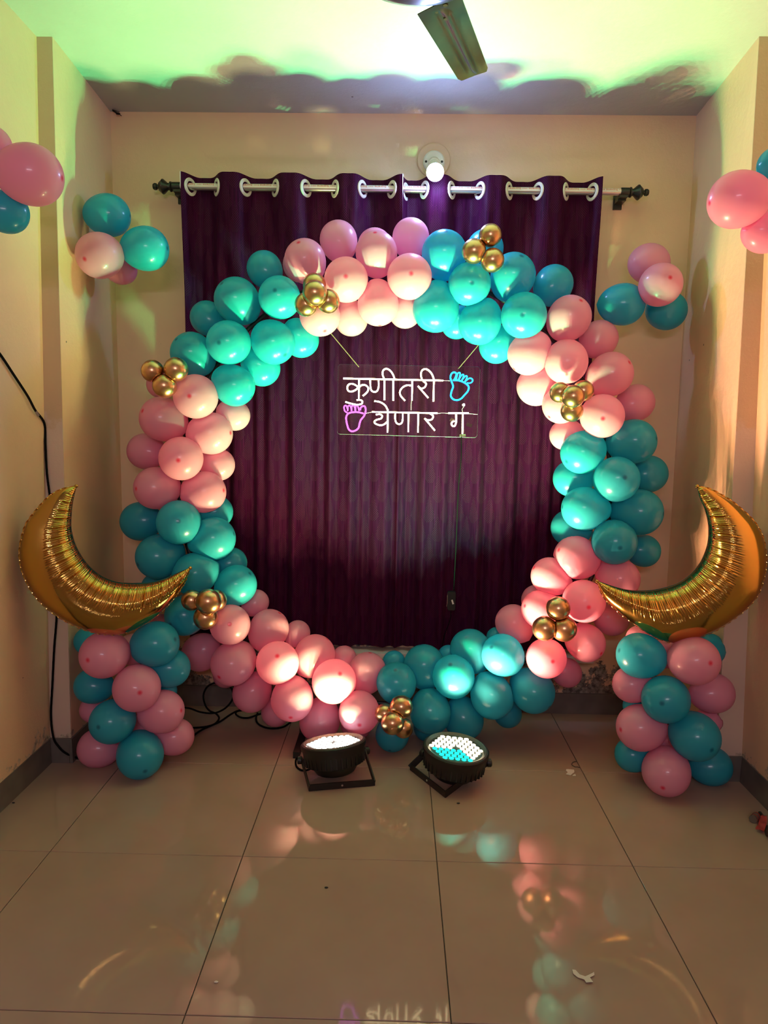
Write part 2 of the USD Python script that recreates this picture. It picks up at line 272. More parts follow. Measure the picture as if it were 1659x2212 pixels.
skirting('baseboard_right', 'dark grey tile skirting along the right wall and its pillar', [((1.344, REAR), (1.336, PR - .014), (-1, 0)), ((1.336, PR - .0005), (1.238, PR - .0005), (0, -1)), ((1.238, PR - .012), (1.247, BACK - .014), (-1, 0))])
single('trim_1', hexa([(-.97, 3.135), (.90, 3.135), (.90, BACK - .0005), (-.97, BACK - .0005)], [(-.97, 3.139), (.90, 3.139), (.90, BACK - .0005), (-.97, BACK - .0005)], .278, .302), 'sill_marble', 'pale stone window sill under the curtain hem', 'sill', kind='structure', smooth=False)

# ---------------------------------------------------------------- curtain, rod
ROD = 3.165
rz = lambda x: 2.322 - .0035 * x
def px_x(px, py=405, Y=ROD): return at(px, py, Y)[0]
def panel(name, backs, x0, x1, label, phase_seed):
    fronts = []
    xs = [px_x(b) for b in backs]; fr = [x0 - .02] + [(a + b) / 2 for a, b in zip(xs, xs[1:])] + [x1 + .02]
    keys, ph = [], []
    for i, b in enumerate(xs):
        keys += [fr[i], b]; ph += [2 * math.pi * i - math.pi, 2 * math.pi * i]
    keys.append(fr[-1]); ph.append(2 * math.pi * len(xs) - math.pi)
    nu, nv = 260, 90; zt, zb = 2.372, .325
    X = np.linspace(x0, x1, nu); P = np.interp(X, keys, ph); r = np.random.default_rng(phase_seed); o = r.uniform(0, 6, 6)
    V = np.zeros((nv, nu, 3)); 
    for i, s in enumerate(np.linspace(0, 1, nv)):
        z = zt + (zb - zt) * s; k = min(1, s / .28); k = k * k * (3 - 2 * k)
        top = .047 * (np.cos(P) - .15 * np.cos(3 * P))
        low = .013 * np.cos(P * 1.0 + .5 * np.sin(o[0] + 1.2 * s)) + .011 * np.cos(2 * P + o[1] + .8 * s) + .008 * np.cos(3.1 * P + o[2] - .9 * s) + .006 * np.sin(4.7 * P + o[3])
        y = ROD + (1 - k) * top + k * (low + .012)
        V[i, :, 0] = X + (.004 * np.sin(3 * s + o[4]) + .004 * (X - x0) * 0) * k; V[i, :, 1] = np.minimum(y, BACK - .012); V[i, :, 2] = z + (rz(X) - 2.322)
    u = np.concatenate([[0], np.cumsum(np.hypot(np.diff(X), np.diff(V[0, :, 1])) * .55 + np.diff(X) * .45)])
    UV = np.stack([np.broadcast_to(u, (nv, nu)), np.broadcast_to((V[:, :, 2]), (nv, nu))], -1).reshape(-1, 2)
    idx = np.arange(nv * nu).reshape(nv, nu); f = np.stack([idx[:-1, :-1], idx[1:, :-1], idx[1:, 1:], idx[:-1, 1:]], -1).reshape(-1, 4)
    f = np.vstack([f[:, [0, 1, 2]], f[:, [0, 2, 3]]])
    t = thing(name, label, 'curtain', ((x0 + x1) / 2, ROD, zb), 'eyelet curtain panels')
    v = V.reshape(-1, 3); n = len(v); back = v + [0, .0016, 0]
    b = np.concatenate([idx[0], idx[1:, -1], idx[-1, -2::-1], idx[-2:0:-1, 0]]); b2 = np.roll(b, -1)
    rim = np.vstack([np.stack([b, b2, b2 + n], 1), np.stack([b, b2 + n, b + n], 1)])
    obj('cloth', trimesh.Trimesh(np.vstack([v, back]), np.vstack([f, f[:, ::-1] + n, rim]), process=False), 'curtain_cloth', t, smooth=True, uv=np.vstack([UV, UV]))
    ysurf = lambda x: ROD + .047 * (math.cos(np.interp(x, keys, ph)) - .15 * math.cos(3 * np.interp(x, keys, ph)))
    for e, xe in (('hem_edge', x0), ('hem_edge', x1)):
        col = 0 if xe == x0 else nu - 1; q = V[:, col]; ss = np.linspace(0, 1, nv); env = np.exp(-(ss / .03) ** 4) * (xe < 0) if abs(xe) > .5 else (np.exp(-(ss / .035) ** 4) + .9 * np.exp(-((ss - .335) / .035) ** 4)) * (xe == x1)
        keep = np.nonzero(env > .04)[0]
        if len(keep) < 2: continue
        q = q[keep[0]:keep[-1] + 1]; env = env[keep[0]:keep[-1] + 1]; nk = len(q); w = (.0035 if xe == x0 else -.0035) * np.clip(env, .02, 1); zz_ = np.zeros(nk); w = np.stack([w, zz_, zz_], 1)
        e_ = [q - w * .5 + [0, -.0012, 0], q + w * .6 + [0, -.0012, 0], q + w * .6 + [0, .0030, 0], q - w * .5 + [0, .0030, 0]]
        vv = np.concatenate(e_); ff = []
        for a in range(4):
            c = (a + 1) % 4
            for i in range(nk - 1): ff += [(a * nk + i, a * nk + i + 1, c * nk + i + 1), (a * nk + i, c * nk + i + 1, c * nk + i)]
        mm = trimesh.Trimesh(vv, ff, process=False); obj('hem_edge', mm, 'white_hem', t, label='pale stitched side edge of the curtain')
    ring = lathe([(.0235, -.004), (.034, -.004), (.0365, -.002), (.0365, .002), (.034, .004), (.0235, .004), (.0225, 0), (.0235, -.004)], 32)
    for i, bx in enumerate(xs):
        for sgn, fx in ((-1, fr[i]), (1, fr[i + 1])):
            x = bx + (fx - bx) * .5
            if x < x0 + .012 or x > x1 - .012: x = bx + (fx - bx) * .36
            sl = (ysurf(x + .004) - ysurf(x - .004)) / .008; nrm = np.array([sl, -1, 0]) / math.hypot(sl, 1)
            obj('grommet', place(ring, frame(nrm, (0, 0, 1)), (x, ysurf(x), rz(x))), 'ivory_plastic', t, label='ivory plastic eyelet ring')
    return t
CL, CM, CR = -.931, .003, .834
panel('curtain', [437, 562, 694, 813], CL, CM, 'left dark purple eyelet curtain panel with dotted leaf pattern', 3)
panel('curtain', [888, 1005, 1132, 1253], CM - .006, CR, 'right dark purple eyelet curtain panel with dotted leaf pattern', 5)
rod = thing('curtain_rod', 'silver curtain rod with red print and black turned finials', 'curtain rod', (0, ROD, 2.322))
xa, xb = px_x(384), px_x(1347)
rp = lambda x: np.array([x, ROD, rz(x)])
obj('pole', tube([rp(xa), rp(xb)], .0135, 24), 'steel_pole', rod)
obj('sleeve', tube([rp(xa) + [0, -.0014, .002], rp(xb) + [0, -.0014, .002]], .0128, 24), 'white_sleeve', rod, label='pale printed wrapping of the pole')
word = meshkit.text_mesh('Supreme', .0085, .0004); wl_ = word.bounds[1][0]
Rt = np.stack([(-1, 0, 0), (0, -.35, -.94), (0, -.94, .35)], 1)      # print stands on its head, facing the room and a little up
x = xa + .03
while x + wl_ < xb - .015:
    obj('print', place(word, Rt, rp(x + wl_) + [0, -.0014, .002] + np.array([0, -.94, .35]) * .0128 + np.array([0, .35, .94]) * .004), 'red_print', rod, smooth=False)
    for d in (.008, .014, .019, .024): obj('print', place(trimesh.creation.box((.0018, .005, .0004)), Rt, rp(x + wl_ + d) + [0, -.0014, .002] + np.array([0, -.94, .35]) * .0131), 'red_print', rod, smooth=False)
    x += wl_ + .032
fin = lathe([(0, .0), (.017, .0), (.019, .003), (.019, .034), (.0155, .036), (.021, .039), (.021, .044), (.014, .046), (.015, .054), (.030, .071), (.031, .076), (.017, .092), (.009, .095), (.009, .099), (.0135, .102), (.0145, .110), (.011, .117), (0, .119)], 28)
for s, xe in ((-1, xa), (1, xb)):
    obj('finial', place(fin, frame((s, 0, 0), (0, 0, 1)), rp(xe) - np.array([s * .012, 0, 0])), 'dark_finial', rod)
    m = cat([box(xe - .017, xe + .017, ROD + .012, BACK - .0005, rz(xe) - .030, rz(xe) - .006), box(xe - .020, xe + .016, BACK - .010, BACK - .0005, rz(xe) - .05, rz(xe) + .012), box(xe - .016, xe + .016, ROD - .016, ROD + .03, rz(xe) - .0235, rz(xe) - .0145)])
    obj('wall_bracket', m, 'dark_finial', rod)

# ---------------------------------------------------------------- bulb on the back wall
bp = at(940, 371, 3.055); hold = np.array([.135, BACK, 2.462])
bl = thing('wall_bulb', 'glowing bluish-white bulb in an angled holder above the curtain', 'light bulb', hold)
ax = bp - (hold + [0, -.03, -.012]); ax /= np.linalg.norm(ax); Rb = frame(ax, (0, 0, 1))
obj('wall_plate', place(lathe([(0, -.001), (.072, -.001), (.072, .004), (.068, .007), (0, .008)], 40), frame((0, -1, 0), (0, 0, 1)), hold + [0, -.0015, .005]), 'cream_wall', bl)
obj('holder_base', place(lathe([(0, 0), (.046, 0), (.046, .010), (.040, .016), (0, .018)], 36), frame((0, -1, 0), (0, 0, 1)), hold + [0, -.009, -.006]), 'ivory_plastic', bl)
for s in (-1, 1): obj('screw', place(lathe([(0, 0), (.005, 0), (.005, .003), (0, .004)], 14), frame((0, -1, 0), (0, 0, 1)), hold + [s * .034, -.023, -.008]), 'black_iron', bl)
obj('holder_cup', place(lathe([(0, 0), (.024, 0), (.024, .03), (.020, .034), (.020, .06), (0, .06)], 30), Rb, hold + [0, -.026, -.012]), 'ivory_plastic', bl)
Lb = np.linalg.norm(bp - (hold + [0, -.026, -.012]))
obj('bulb_base', place(lathe([(0, .05), (.016, .05), (.019, .06), (.032, Lb - .022), (.0345, Lb - .006), (.0345, Lb), (0, Lb)], 36), Rb, hold + [0, -.026, -.012]), 'ivory_plastic', bl)
a = np.linspace(0, math.pi / 2, 9)
obj('bulb_dome', place(lathe([(0, Lb - .001)] + [(.0355 * math.cos(t), Lb + .024 * math.sin(t)) for t in a], 36), Rb, hold + [0, -.026, -.012]), 'bulb_glow', bl)

# ---------------------------------------------------------------- balloon ring: hoop, feet
RY = lambda z: 2.862 + .052 * z                  # the ring leans back a little
ring = thing('balloon_stand', 'black iron hoop stand inside the balloon ring, its feet on the floor', 'stand', (0, 2.862, 0))
CX, CZ, RR = -.012, 1.06, .885
th = np.linspace(0, 2 * np.pi, 97)
hp = np.stack([CX + RR * np.cos(th), RY(CZ + RR * np.sin(th)), CZ + RR * np.sin(th)], 1)
obj('hoop', tube(hp, .009, 8, False), 'black_iron', ring)
def sqbar(a, b, s=.026): return bar(a, b, s, s)
for X0 in (-.385, .335):
    obj('foot', sqbar((X0, 2.715, .0135), (X0, 3.02, .0135)), 'black_iron', ring, smooth=False)
    obj('upright', sqbar((X0, 2.90, .0275), (X0 * .98, 2.90, .30), .022), 'black_iron', ring, smooth=False)

# ---------------------------------------------------------------- balloons
# crop windows in which they were measured: origin x, y and scale
CR_ = dict(a=(340, 440, 2.5136), b=(850, 440, 2.5136), c=(1080, 750, 2.8653), d=(1059, 1020, 2.765), e=(760, 1300, 3.318), f=(360, 1250, 3.318), g=(20, 1020, 2.765), h=(20, 750, 2.8603), i=(0, 220, 4.1475), j=(1259, 220, 4.1475))
B = []
def bal(crop, colour, label, rows, tubeY, group, centre):
    for (cx, cy, rx, ry, o, tail) in rows:
        x0, y0, s = CR_[crop]
        B.append(dict(px=x0 + cx / s, py=y0 + cy / s, rx=rx / s, ry=ry / s, o=((o[0] - cx) / rx, (o[1] - cy) / ry) if isinstance(o, tuple) else o, colour=colour, label=f'{label}, {tail}' if label else tail, tubeY=tubeY, group=group, centre=centre))
RG = 'balloons of the ring'
ringY = lambda p: RY(p[2])
RC = (CX, CZ, RR)
bal('a', 'pink', 'pink balloon atop the ring', [
    (985, 205, 108, 110, .25, 'highest left, standing behind the others'), (1180, 232, 96, 98, .8, 'mostly hidden behind the upright middle one'), (1190, 275, 112, 130, (1183, 160), 'upright in the middle with its tip on top'),
    (1375, 190, 107, 107, .3, 'lilac tinted, highest right beside the turquoise block'), (805, 315, 120, 118, (768, 223), 'leftmost, above the gold cluster'), (770, 335, 88, 95, .7, 'sliver behind the leftmost one'),
    (1025, 415, 117, 128, (1023, 396), 'front, just right of the gold cluster'), (1368, 398, 119, 130, (1376, 381), 'front, rightmost with tip facing out'), (1198, 540, 112, 126, -.55, 'lower front between the two tip-facing ones'),
    (880, 600, 116, 115, (908, 682), 'directly under the gold cluster'), (1050, 620, 95, 97, .55, 'pale, on the inner edge above the left sign cord'), (1345, 580, 92, 95, .55, 'pale, on the inner edge beside the turquoise')], ringY, RG, RC)
bal('a', 'blue', 'turquoise balloon in the upper left block', [
    (585, 360, 108, 95, .3, 'topmost, behind'), (437, 530, 120, 137, (360, 440), 'upper, tip pointing up left'), (665, 512, 112, 122, (641, 474), 'right, touching the gold cluster'), (275, 625, 97, 97, .35, 'outer edge in the middle, behind'),
    (390, 755, 122, 122, (340, 757), 'front centre left'), (625, 750, 118, 125, (687, 815), 'front centre right'), (195, 820, 125, 120, (107, 748), 'outermost, beside the leftmost gold cluster'), (775, 730, 102, 105, .45, 'inner edge, right end'),
    (412, 985, 122, 110, -.5, 'lowest, above the pale pink ones'), (560, 885, 100, 112, .45, 'inner edge, low, half hidden')], ringY, RG, RC)
bal('b', 'blue', 'turquoise balloon in the upper right block', [
    (275, 280, 112, 150, (283, 147), 'tall, next to the lilac pink one'), (495, 248, 105, 105, .7, 'blue, behind the gold trio'), (412, 437, 117, 120, (425, 432), 'front, below the gold trio'), (645, 400, 117, 142, (688, 287), 'right of the gold trio, tip up'),
    (865, 445, 105, 118, .35, 'outermost right, against the curtain edge'), (232, 560, 120, 147, -.45, 'inner left, next to the pink block'), (472, 640, 115, 130, -.5, 'inner middle, above the right sign cord'), (708, 607, 126, 127, (701, 605), 'front right, tip facing out'),
    (345, 645, 88, 88, .6, 'small glimpse behind the inner two'), (565, 765, 100, 103, .45, 'lowest, on the inner edge')], ringY, RG, RC)
bal('b', 'pink', 'pink balloon in the upper right pink block', [
    (950, 625, 125, 125, (1013, 537), 'topmost'), (740, 810, 125, 115, -.4, 'inner top, beside turquoise'), (1112, 738, 106, 106, .35, 'outer top, behind'), (938, 855, 125, 117, (938, 917), 'front, just above the gold cluster'),
    (1172, 930, 133, 120, (1277, 874), 'right of the gold cluster'), (785, 985, 118, 110, .4, 'inner edge in the middle'), (1310, 1083, 102, 108, .5, 'lilac, outermost right')], ringY, RG, RC)
bal('c', 'pink', 'pink balloon in the upper right pink block', [
    (385, 350, 122, 122, (310, 425), 'under the gold cluster, left'), (632, 425, 143, 133, (637, 440), 'front, lower right of the gold cluster'), (410, 540, 105, 95, .45, 'lowest, on the inner edge')], ringY, RG, RC)
bal('c', 'blue', 'blue balloon in the right side block', [
    (517, 648, 146, 130, (415, 700), 'inner top'), (815, 585, 160, 135, (967, 572), 'outer top'), (717, 818, 150, 138, (768, 808), 'front, upper of the two with centred tips'), (915, 785, 120, 120, .6, 'outermost, second row, behind'),
    (455, 812, 128, 115, .45, 'inner edge, second row, behind'), (530, 1000, 152, 135, -.5, 'front inner, third row'), (848, 1020, 170, 138, (1012, 1030), 'outer, third row, tip to the right'), (705, 1203, 147, 137, (740, 1238), 'front, lowest, dark tip near centre'),
    (440, 1120, 130, 110, .45, 'inner edge, lowest, behind'), (885, 1260, 100, 110, .6, 'outermost, lowest, behind')], ringY, RG, RC)
bal('d', 'pink', 'pink balloon in the lower right pink block', [
    (518, 512, 140, 130, (414, 470), 'topmost, under the blue ones'), (365, 625, 127, 110, -.15, 'inner top'), (760, 630, 150, 110, (893, 697), 'above the right moon tip'), (310, 820, 122, 118, (212, 803), 'left of the gold trio'),
    (557, 768, 132, 128, (585, 802), 'front, touched by the right moon tip'), (285, 770, 95, 100, .8, 'sliver on the inner edge, hidden'), (720, 875, 110, 98, .35, 'outermost, below the right moon'), (145, 905, 117, 112, .35, 'inner edge, next to the turquoise'),
    (565, 1015, 120, 120, (655, 1075), 'lower right, tip low'), (332, 1110, 130, 112, (372, 1126), 'under the gold trio'), (455, 1195, 92, 90, .5, 'lowest, behind')], ringY, RG, RC)
bal('e', 'blue', 'turquoise balloon in the bottom block', [
    (1085, 385, 150, 160, (1010, 333), 'upper right front'), (855, 352, 137, 170, .15, 'upper inner edge, tall'), (730, 540, 150, 160, (708, 457), 'front centre with dark tip'), (1002, 672, 157, 168, -.6, 'front, right of centre'),
    (1290, 635, 162, 165, (1410, 745), 'rightmost, darker'), (1115, 797, 112, 96, .6, 'low right, behind'), (520, 465, 142, 165, .15, 'inner edge, left of centre'), (695, 392, 80, 80, .8, 'little glimpse at the inner edge, hidden'),
    (302, 440, 88, 85, .6, 'leftmost at the inner edge, behind'), (320, 585, 150, 145, (313, 500), 'above the gold cluster'), (562, 785, 143, 170, -.55, 'front, right of the gold cluster'), (800, 835, 142, 158, -.15, 'bottom middle, behind the right lamp'),
    (545, 905, 115, 102, .6, 'lowest, mostly hidden behind the front one'), (292, 940, 142, 115, (270, 1043), 'blue, lowest, under the gold cluster'), (1040, 260, 76, 76, .8, 'sliver behind the upper right front one')], ringY, RG, RC)
bal('f', 'pink', 'pink balloon in the lower left block', [
    (455, 330, 152, 140, (452, 327), 'topmost front, right of the gold cluster'), (635, 175, 95, 100, .45, 'top of the inner edge, behind'), (728, 370, 147, 150, (805, 253), 'inner edge, tip pointing up right'), (935, 395, 97, 92, .6, 'second at the inner edge, behind'),
    (482, 600, 165, 163, (383, 693), 'large, outer left with low tip'), (795, 607, 155, 157, (793, 560), 'front, bright, second row'), (1055, 555, 142, 163, (1143, 432), 'inner edge middle, tip at its upper right'), (1270, 575, 92, 92, .6, 'third at the inner edge, behind'),
    (1197, 740, 158, 163, (1238, 688), 'brightest, above the left lamp'), (1437, 675, 130, 155, .05, 'inner right, next to the turquoise'), (250, 525, 150, 130, .4, 'mauve, outermost left'), (615, 812, 137, 150, -.05, 'outer edge, below the large one'),
    (900, 858, 152, 165, (890, 988), 'low front with its tip at the bottom'), (1380, 953, 147, 157, (1382, 1042), 'lowest right, beside the gold cluster'), (1100, 1010, 148, 160, 0., 'low, straight behind the left lamp'), (785, 950, 112, 106, .6, 'dark, low, above the iron foot'),
    (1360, 1050, 120, 112, .6, 'lowest, hidden behind the left lamp'), (425, 690, 95, 92, .8, 'sliver behind the large outer left one')], ringY, RG, RC)
bal('g', 'blue', 'blue balloon in the left side block', [
    (790, 293, 122, 122, .4, 'outer top, behind'), (1013, 300, 138, 130, (1010, 293), 'front top, tip facing out'), (1230, 238, 108, 97, .45, 'inner top, behind the pink'), (902, 500, 155, 127, (768, 543), 'outer, second row'),
    (1210, 400, 150, 123, -.35, 'inner, second row'), (1112, 605, 135, 135, -.8, 'front, touched by the left moon tip'), (1320, 545, 103, 92, .5, 'inner edge, third row, behind'), (1350, 680, 127, 125, (1432, 612), 'inner, lowest front'),
    (890, 690, 100, 100, .6, 'hidden behind the left moon'), (1060, 850, 120, 135, (977, 905), 'lowest, left of the gold cluster')], ringY, RG, RC)
bal('g', 'pink', 'pink balloon', [(905, 905, 62, 62, .75, 'small glimpse between the left moon and the left column')], ringY, RG, RC)
bal('h', 'pink', 'pale pink balloon in the left side block', [
    (1155, 305, 141, 137, (1117, 304), 'front top, right of the gold trio'), (955, 447, 152, 137, (829, 403), 'outer, second row, tip left'), (1238, 533, 147, 127, (1367, 527), 'inner, second row, tip right'), (1063, 687, 141, 133, (1046, 698), 'front middle, tip facing out'),
    (850, 645, 117, 117, .4, 'outermost, behind'), (915, 870, 147, 130, (789, 875), 'outer, lowest, tip left'), (1198, 895, 143, 128, (1322, 885), 'inner, lowest, tip right'), (1385, 418, 105, 95, .5, 'inner edge, top, half in light'),
    (1285, 725, 105, 105, .5, 'inner edge, middle, half in light'), (935, 235, 84, 85, .6, 'outer top, behind the gold trio')], ringY, RG, RC)
LY, RYC = 2.625, 2.585
lc = dict(tubeY=lambda p: LY, group='balloons of the left column', centre=(-.955, None, 0)); rc = dict(tubeY=lambda p: RYC, group='balloons of the right column', centre=(1.03, None, 0))
def colm(rows_p, rows_b, side, kw):
    bal('g' if side == 'left' else 'd', 'pink', f'pink balloon of the {side} column', rows_p, **kw); bal('g' if side == 'left' else 'd', 'blue', f'blue balloon of the {side} column', rows_b, **kw)
colm([(573, 1088, 153, 142, (478, 1113), 'front top, under the moon'), (760, 1287, 148, 142, (778, 1315), 'front middle, tip facing out'), (905, 1430, 142, 132, (1023, 1433), 'right, tip pointing right'), (500, 1420, 80, 80, .7, 'glimpse at the left edge, behind'),
      (535, 1660, 124, 125, .05, 'bottom left, resting on the floor'), (985, 1582, 112, 122, .4, 'bottom right, behind'), (740, 1060, 95, 100, .8, 'dark gap filler between the top two'), (780, 1540, 90, 90, .8, 'dark, hidden in the core near the floor')],
     [(868, 1027, 148, 137, (985, 1007), 'turquoise, top right'), (480, 1010, 90, 92, .6, 'top left, behind, under the moon'), (955, 1172, 120, 125, .3, 'turquoise, right side, second row'), (505, 1277, 118, 110, .05, 'left side, second row'),
      (620, 1487, 142, 135, (540, 1512), 'front, third row, dark tip'), (920, 1310, 80, 80, .75, 'teal sliver behind, right side'), (780, 1683, 142, 150, (808, 1783), 'bottom front, tip near the floor')], 'left', lc)
colm([(1213, 1125, 160, 147, (1306, 1132), 'front top right, under the moon'), (900, 1000, 85, 90, .75, 'top left, behind, under the moon'), (1050, 1085, 90, 95, .8, 'dark gap filler between the top two'), (850, 1270, 117, 115, .15, 'left side, second row'),
      (1325, 1320, 127, 132, .15, 'right side, second row'), (905, 1525, 153, 143, (785, 1548), 'front left, third row, tip to the left'), (1310, 1480, 85, 85, .7, 'purple sliver behind, right side'), (1052, 1782, 150, 152, (1033, 1880), 'bottom front, tip near the floor'), (1065, 1590, 80, 80, .8, 'dark, hidden in the core')],
     [(902, 1097, 150, 138, (775, 1075), 'turquoise, front top left'), (1300, 1060, 100, 105, .65, 'top right, behind, under the moon'), (1050, 1355, 150, 143, (1028, 1380), 'turquoise, front, second row'), (1217, 1573, 160, 150, (1315, 1640), 'front right, third row, dark tip'),
      (870, 1400, 76, 76, .75, 'teal sliver behind, left side'), (855, 1690, 110, 108, .2, 'bottom left, resting on the floor'), (1315, 1765, 127, 125, .1, 'bottom right, resting on the floor')], 'right', rc)
# clusters taped to the walls
wlL = dict(tubeY=lambda p: 2.86, group='balloons taped to the left wall', centre=None); wrR = dict(tubeY=lambda p: 3.0, group='balloons taped to the right wall', centre=None)
bal('i', 'blue', None, [(963, 1015, 208, 200, .1, 'turquoise balloon on the left wall, top of its cluster of four'), (1298, 1315, 218, 205, -.1, 'turquoise balloon on the left wall, right of its cluster of four')], **wlL)
bal('i', 'pink', None, [(898, 1375, 218, 213, (771, 1420), 'pink balloon on the left wall, front of its cluster of four'), (1080, 1500, 145, 145, .7, 'dark pink balloon on the left wall, behind its cluster of four')], **wlL)
bal('b', 'pink', None, [(1385, 325, 118, 110, .6, 'pink balloon on the right wall, top of its cluster of four'), (1447, 443, 122, 120, (1497, 410), 'pink balloon on the right wall, front of its cluster of four')], **wrR)
bal('b', 'blue', None, [(1240, 547, 126, 118, -.2, 'blue balloon on the right wall, left of its cluster of four'), (1480, 580, 117, 105, .55, 'blue balloon on the right wall, low behind its cluster of four')], **wrR)
nl = dict(tubeY=lambda p: 1.98, group='balloons high on the near left wall', centre=None); nr = dict(tubeY=lambda p: 2.12, group='balloons high on the near right wall', centre=None)
bal('i', 'pink', None, [(265, 652, 305, 295, (543, 630), 'large pink balloon cut by the left picture edge'), (-100, 390, 190, 225, .6, 'pink balloon at the left picture edge, highest, barely in view')], **nl)
bal('i', 'blue', None, [(45, 985, 212, 212, .5, 'turquoise balloon at the left picture edge, below the large pink one')], **nl)
bal('j', 'pink', None, [(1400, 875, 290, 265, (1143, 860), 'large pink balloon near the right picture edge'), (1620, 1170, 205, 195, .4, 'pink balloon at the right picture edge, below the large one')], **nr)
bal('j', 'blue', None, [(1740, 570, 170, 200, .5, 'blue balloon at the right picture edge, barely in view')], **nr)
# gold clusters: small chrome balloons tied on in front
GN = [('a', 'at the top left of the ring', [(853, 440, 66, 62, 'b', 'upper, behind'), (856, 485, 66, 72, 'f', 'front middle'), (808, 548, 64, 66, 'm', 'lower left'), (926, 530, 62, 70, 'm', 'lower right')], ringY),
      ('b', 'at the top right of the ring', [(526, 172, 65, 63, 'm', 'top'), (437, 258, 67, 70, 'm', 'left'), (537, 307, 66, 67, 'm', 'bottom')], ringY),
      ('c', 'in the upper right pink block', [(370, 280, 60, 70, 'm', 'left'), (515, 270, 63, 72, 'b', 'right'), (452, 305, 72, 73, 'f', 'front'), (445, 392, 76, 66, 'b', 'lowest')], ringY),
      ('d', 'in the lower right pink block', [(405, 815, 82, 66, 'm', 'top'), (325, 933, 71, 80, 'm', 'left'), (440, 935, 82, 75, 'm', 'right')], ringY),
      ('e', 'at the bottom of the ring', [(355, 752, 85, 83, 'm', 'top right'), (235, 800, 70, 72, 'b', 'left'), (292, 870, 82, 85, 'f', 'front'), (370, 905, 68, 78, 'b', 'lower right')], ringY),
      ('g', 'by the left moon tip', [(1090, 765, 60, 67, 'm', 'left'), (1190, 773, 80, 75, 'f', 'front'), (1235, 765, 62, 67, 'b', 'right, half hidden'), (1173, 868, 78, 70, 'm', 'lowest')], ringY),
      ('h', 'at the outer left of the ring', [(885, 147, 70, 72, 'm', 'left'), (1030, 137, 76, 77, 'm', 'right'), (960, 240, 78, 73, 'm', 'bottom')], ringY)]
for crop, where, rows, ty in GN:
    word_ = 'trio' if len(rows) == 3 else 'four'
    for cx, cy, rx, ry, l, tail in rows:
        x0, y0, s = CR_[crop]
        B.append(dict(px=x0 + cx / s, py=y0 + cy / s, rx=rx / s, ry=ry / s, o=None, gold=dict(f=-.245, m=-.205, b=-.165)[l], colour='gold', label=f'{tail} small gold balloon of the {word_} {where}', tubeY=ty, group='small gold balloons', centre=None))

for b in B:
    w = ray(b['px'], b['py']); r_ = np.cross(w, UP); r_ /= np.linalg.norm(r_); u_ = np.cross(r_, w)
    Y = b['tubeY'](at(b['px'], b['py'], 2.9))
    if b['colour'] == 'gold':
        b['d'] = -w; b['Y'] = Y + b['gold']; b['L'] = 0
    else:
        o = b['o']
        if isinstance(o, tuple):
            v = np.array([o[0], -o[1]]); n = np.linalg.norm(v); v *= min(1, .97 / max(n, 1e-9)); d = r_ * v[0] + u_ * v[1] - w * math.sqrt(max(.02, 1 - v @ v))
        else:
            p = at(b['px'], b['py'], Y); c = b['centre']
            if c is None: v = np.array([0.3, 0.0])
            elif c[1] is None: v = np.array([np.sign(p[0] - c[0]) or 1, .1])
            else:
                v = np.array([p[0] - c[0], p[2] - c[1]]); v *= np.sign(np.linalg.norm(v) - c[2]) / np.linalg.norm(v)
            v = v / np.linalg.norm(v); b['dy'] = o; o = max(o, -.10); q = math.sqrt(1 - o * o); d = np.array([v[0] * q, o, v[1] * q])
        b['d'] = d / np.linalg.norm(d); b['Y'] = Y + .098 * b.get('dy', b['d'][1]) * (1.0 if Y > 2.3 else .9)
    p = at(b['px'], b['py'], b['Y']); Z = (p - EYE) @ FW; b['c'] = p
    k = 1.10 if b['colour'] != 'gold' else 1.05
    ex = [math.sqrt(max(0, (1 - (b['d'] @ e) ** 2) + (k * (b['d'] @ e)) ** 2)) for e in (r_, u_)]
    rad = math.cos(math.acos(min(1, w @ FW)))    # a ball off the axis looks a little larger
    b['a'] = (b['rx'] + b['ry']) / sum(ex) * Z / FOCAL * (rad * .5 + .5); b['k'] = k
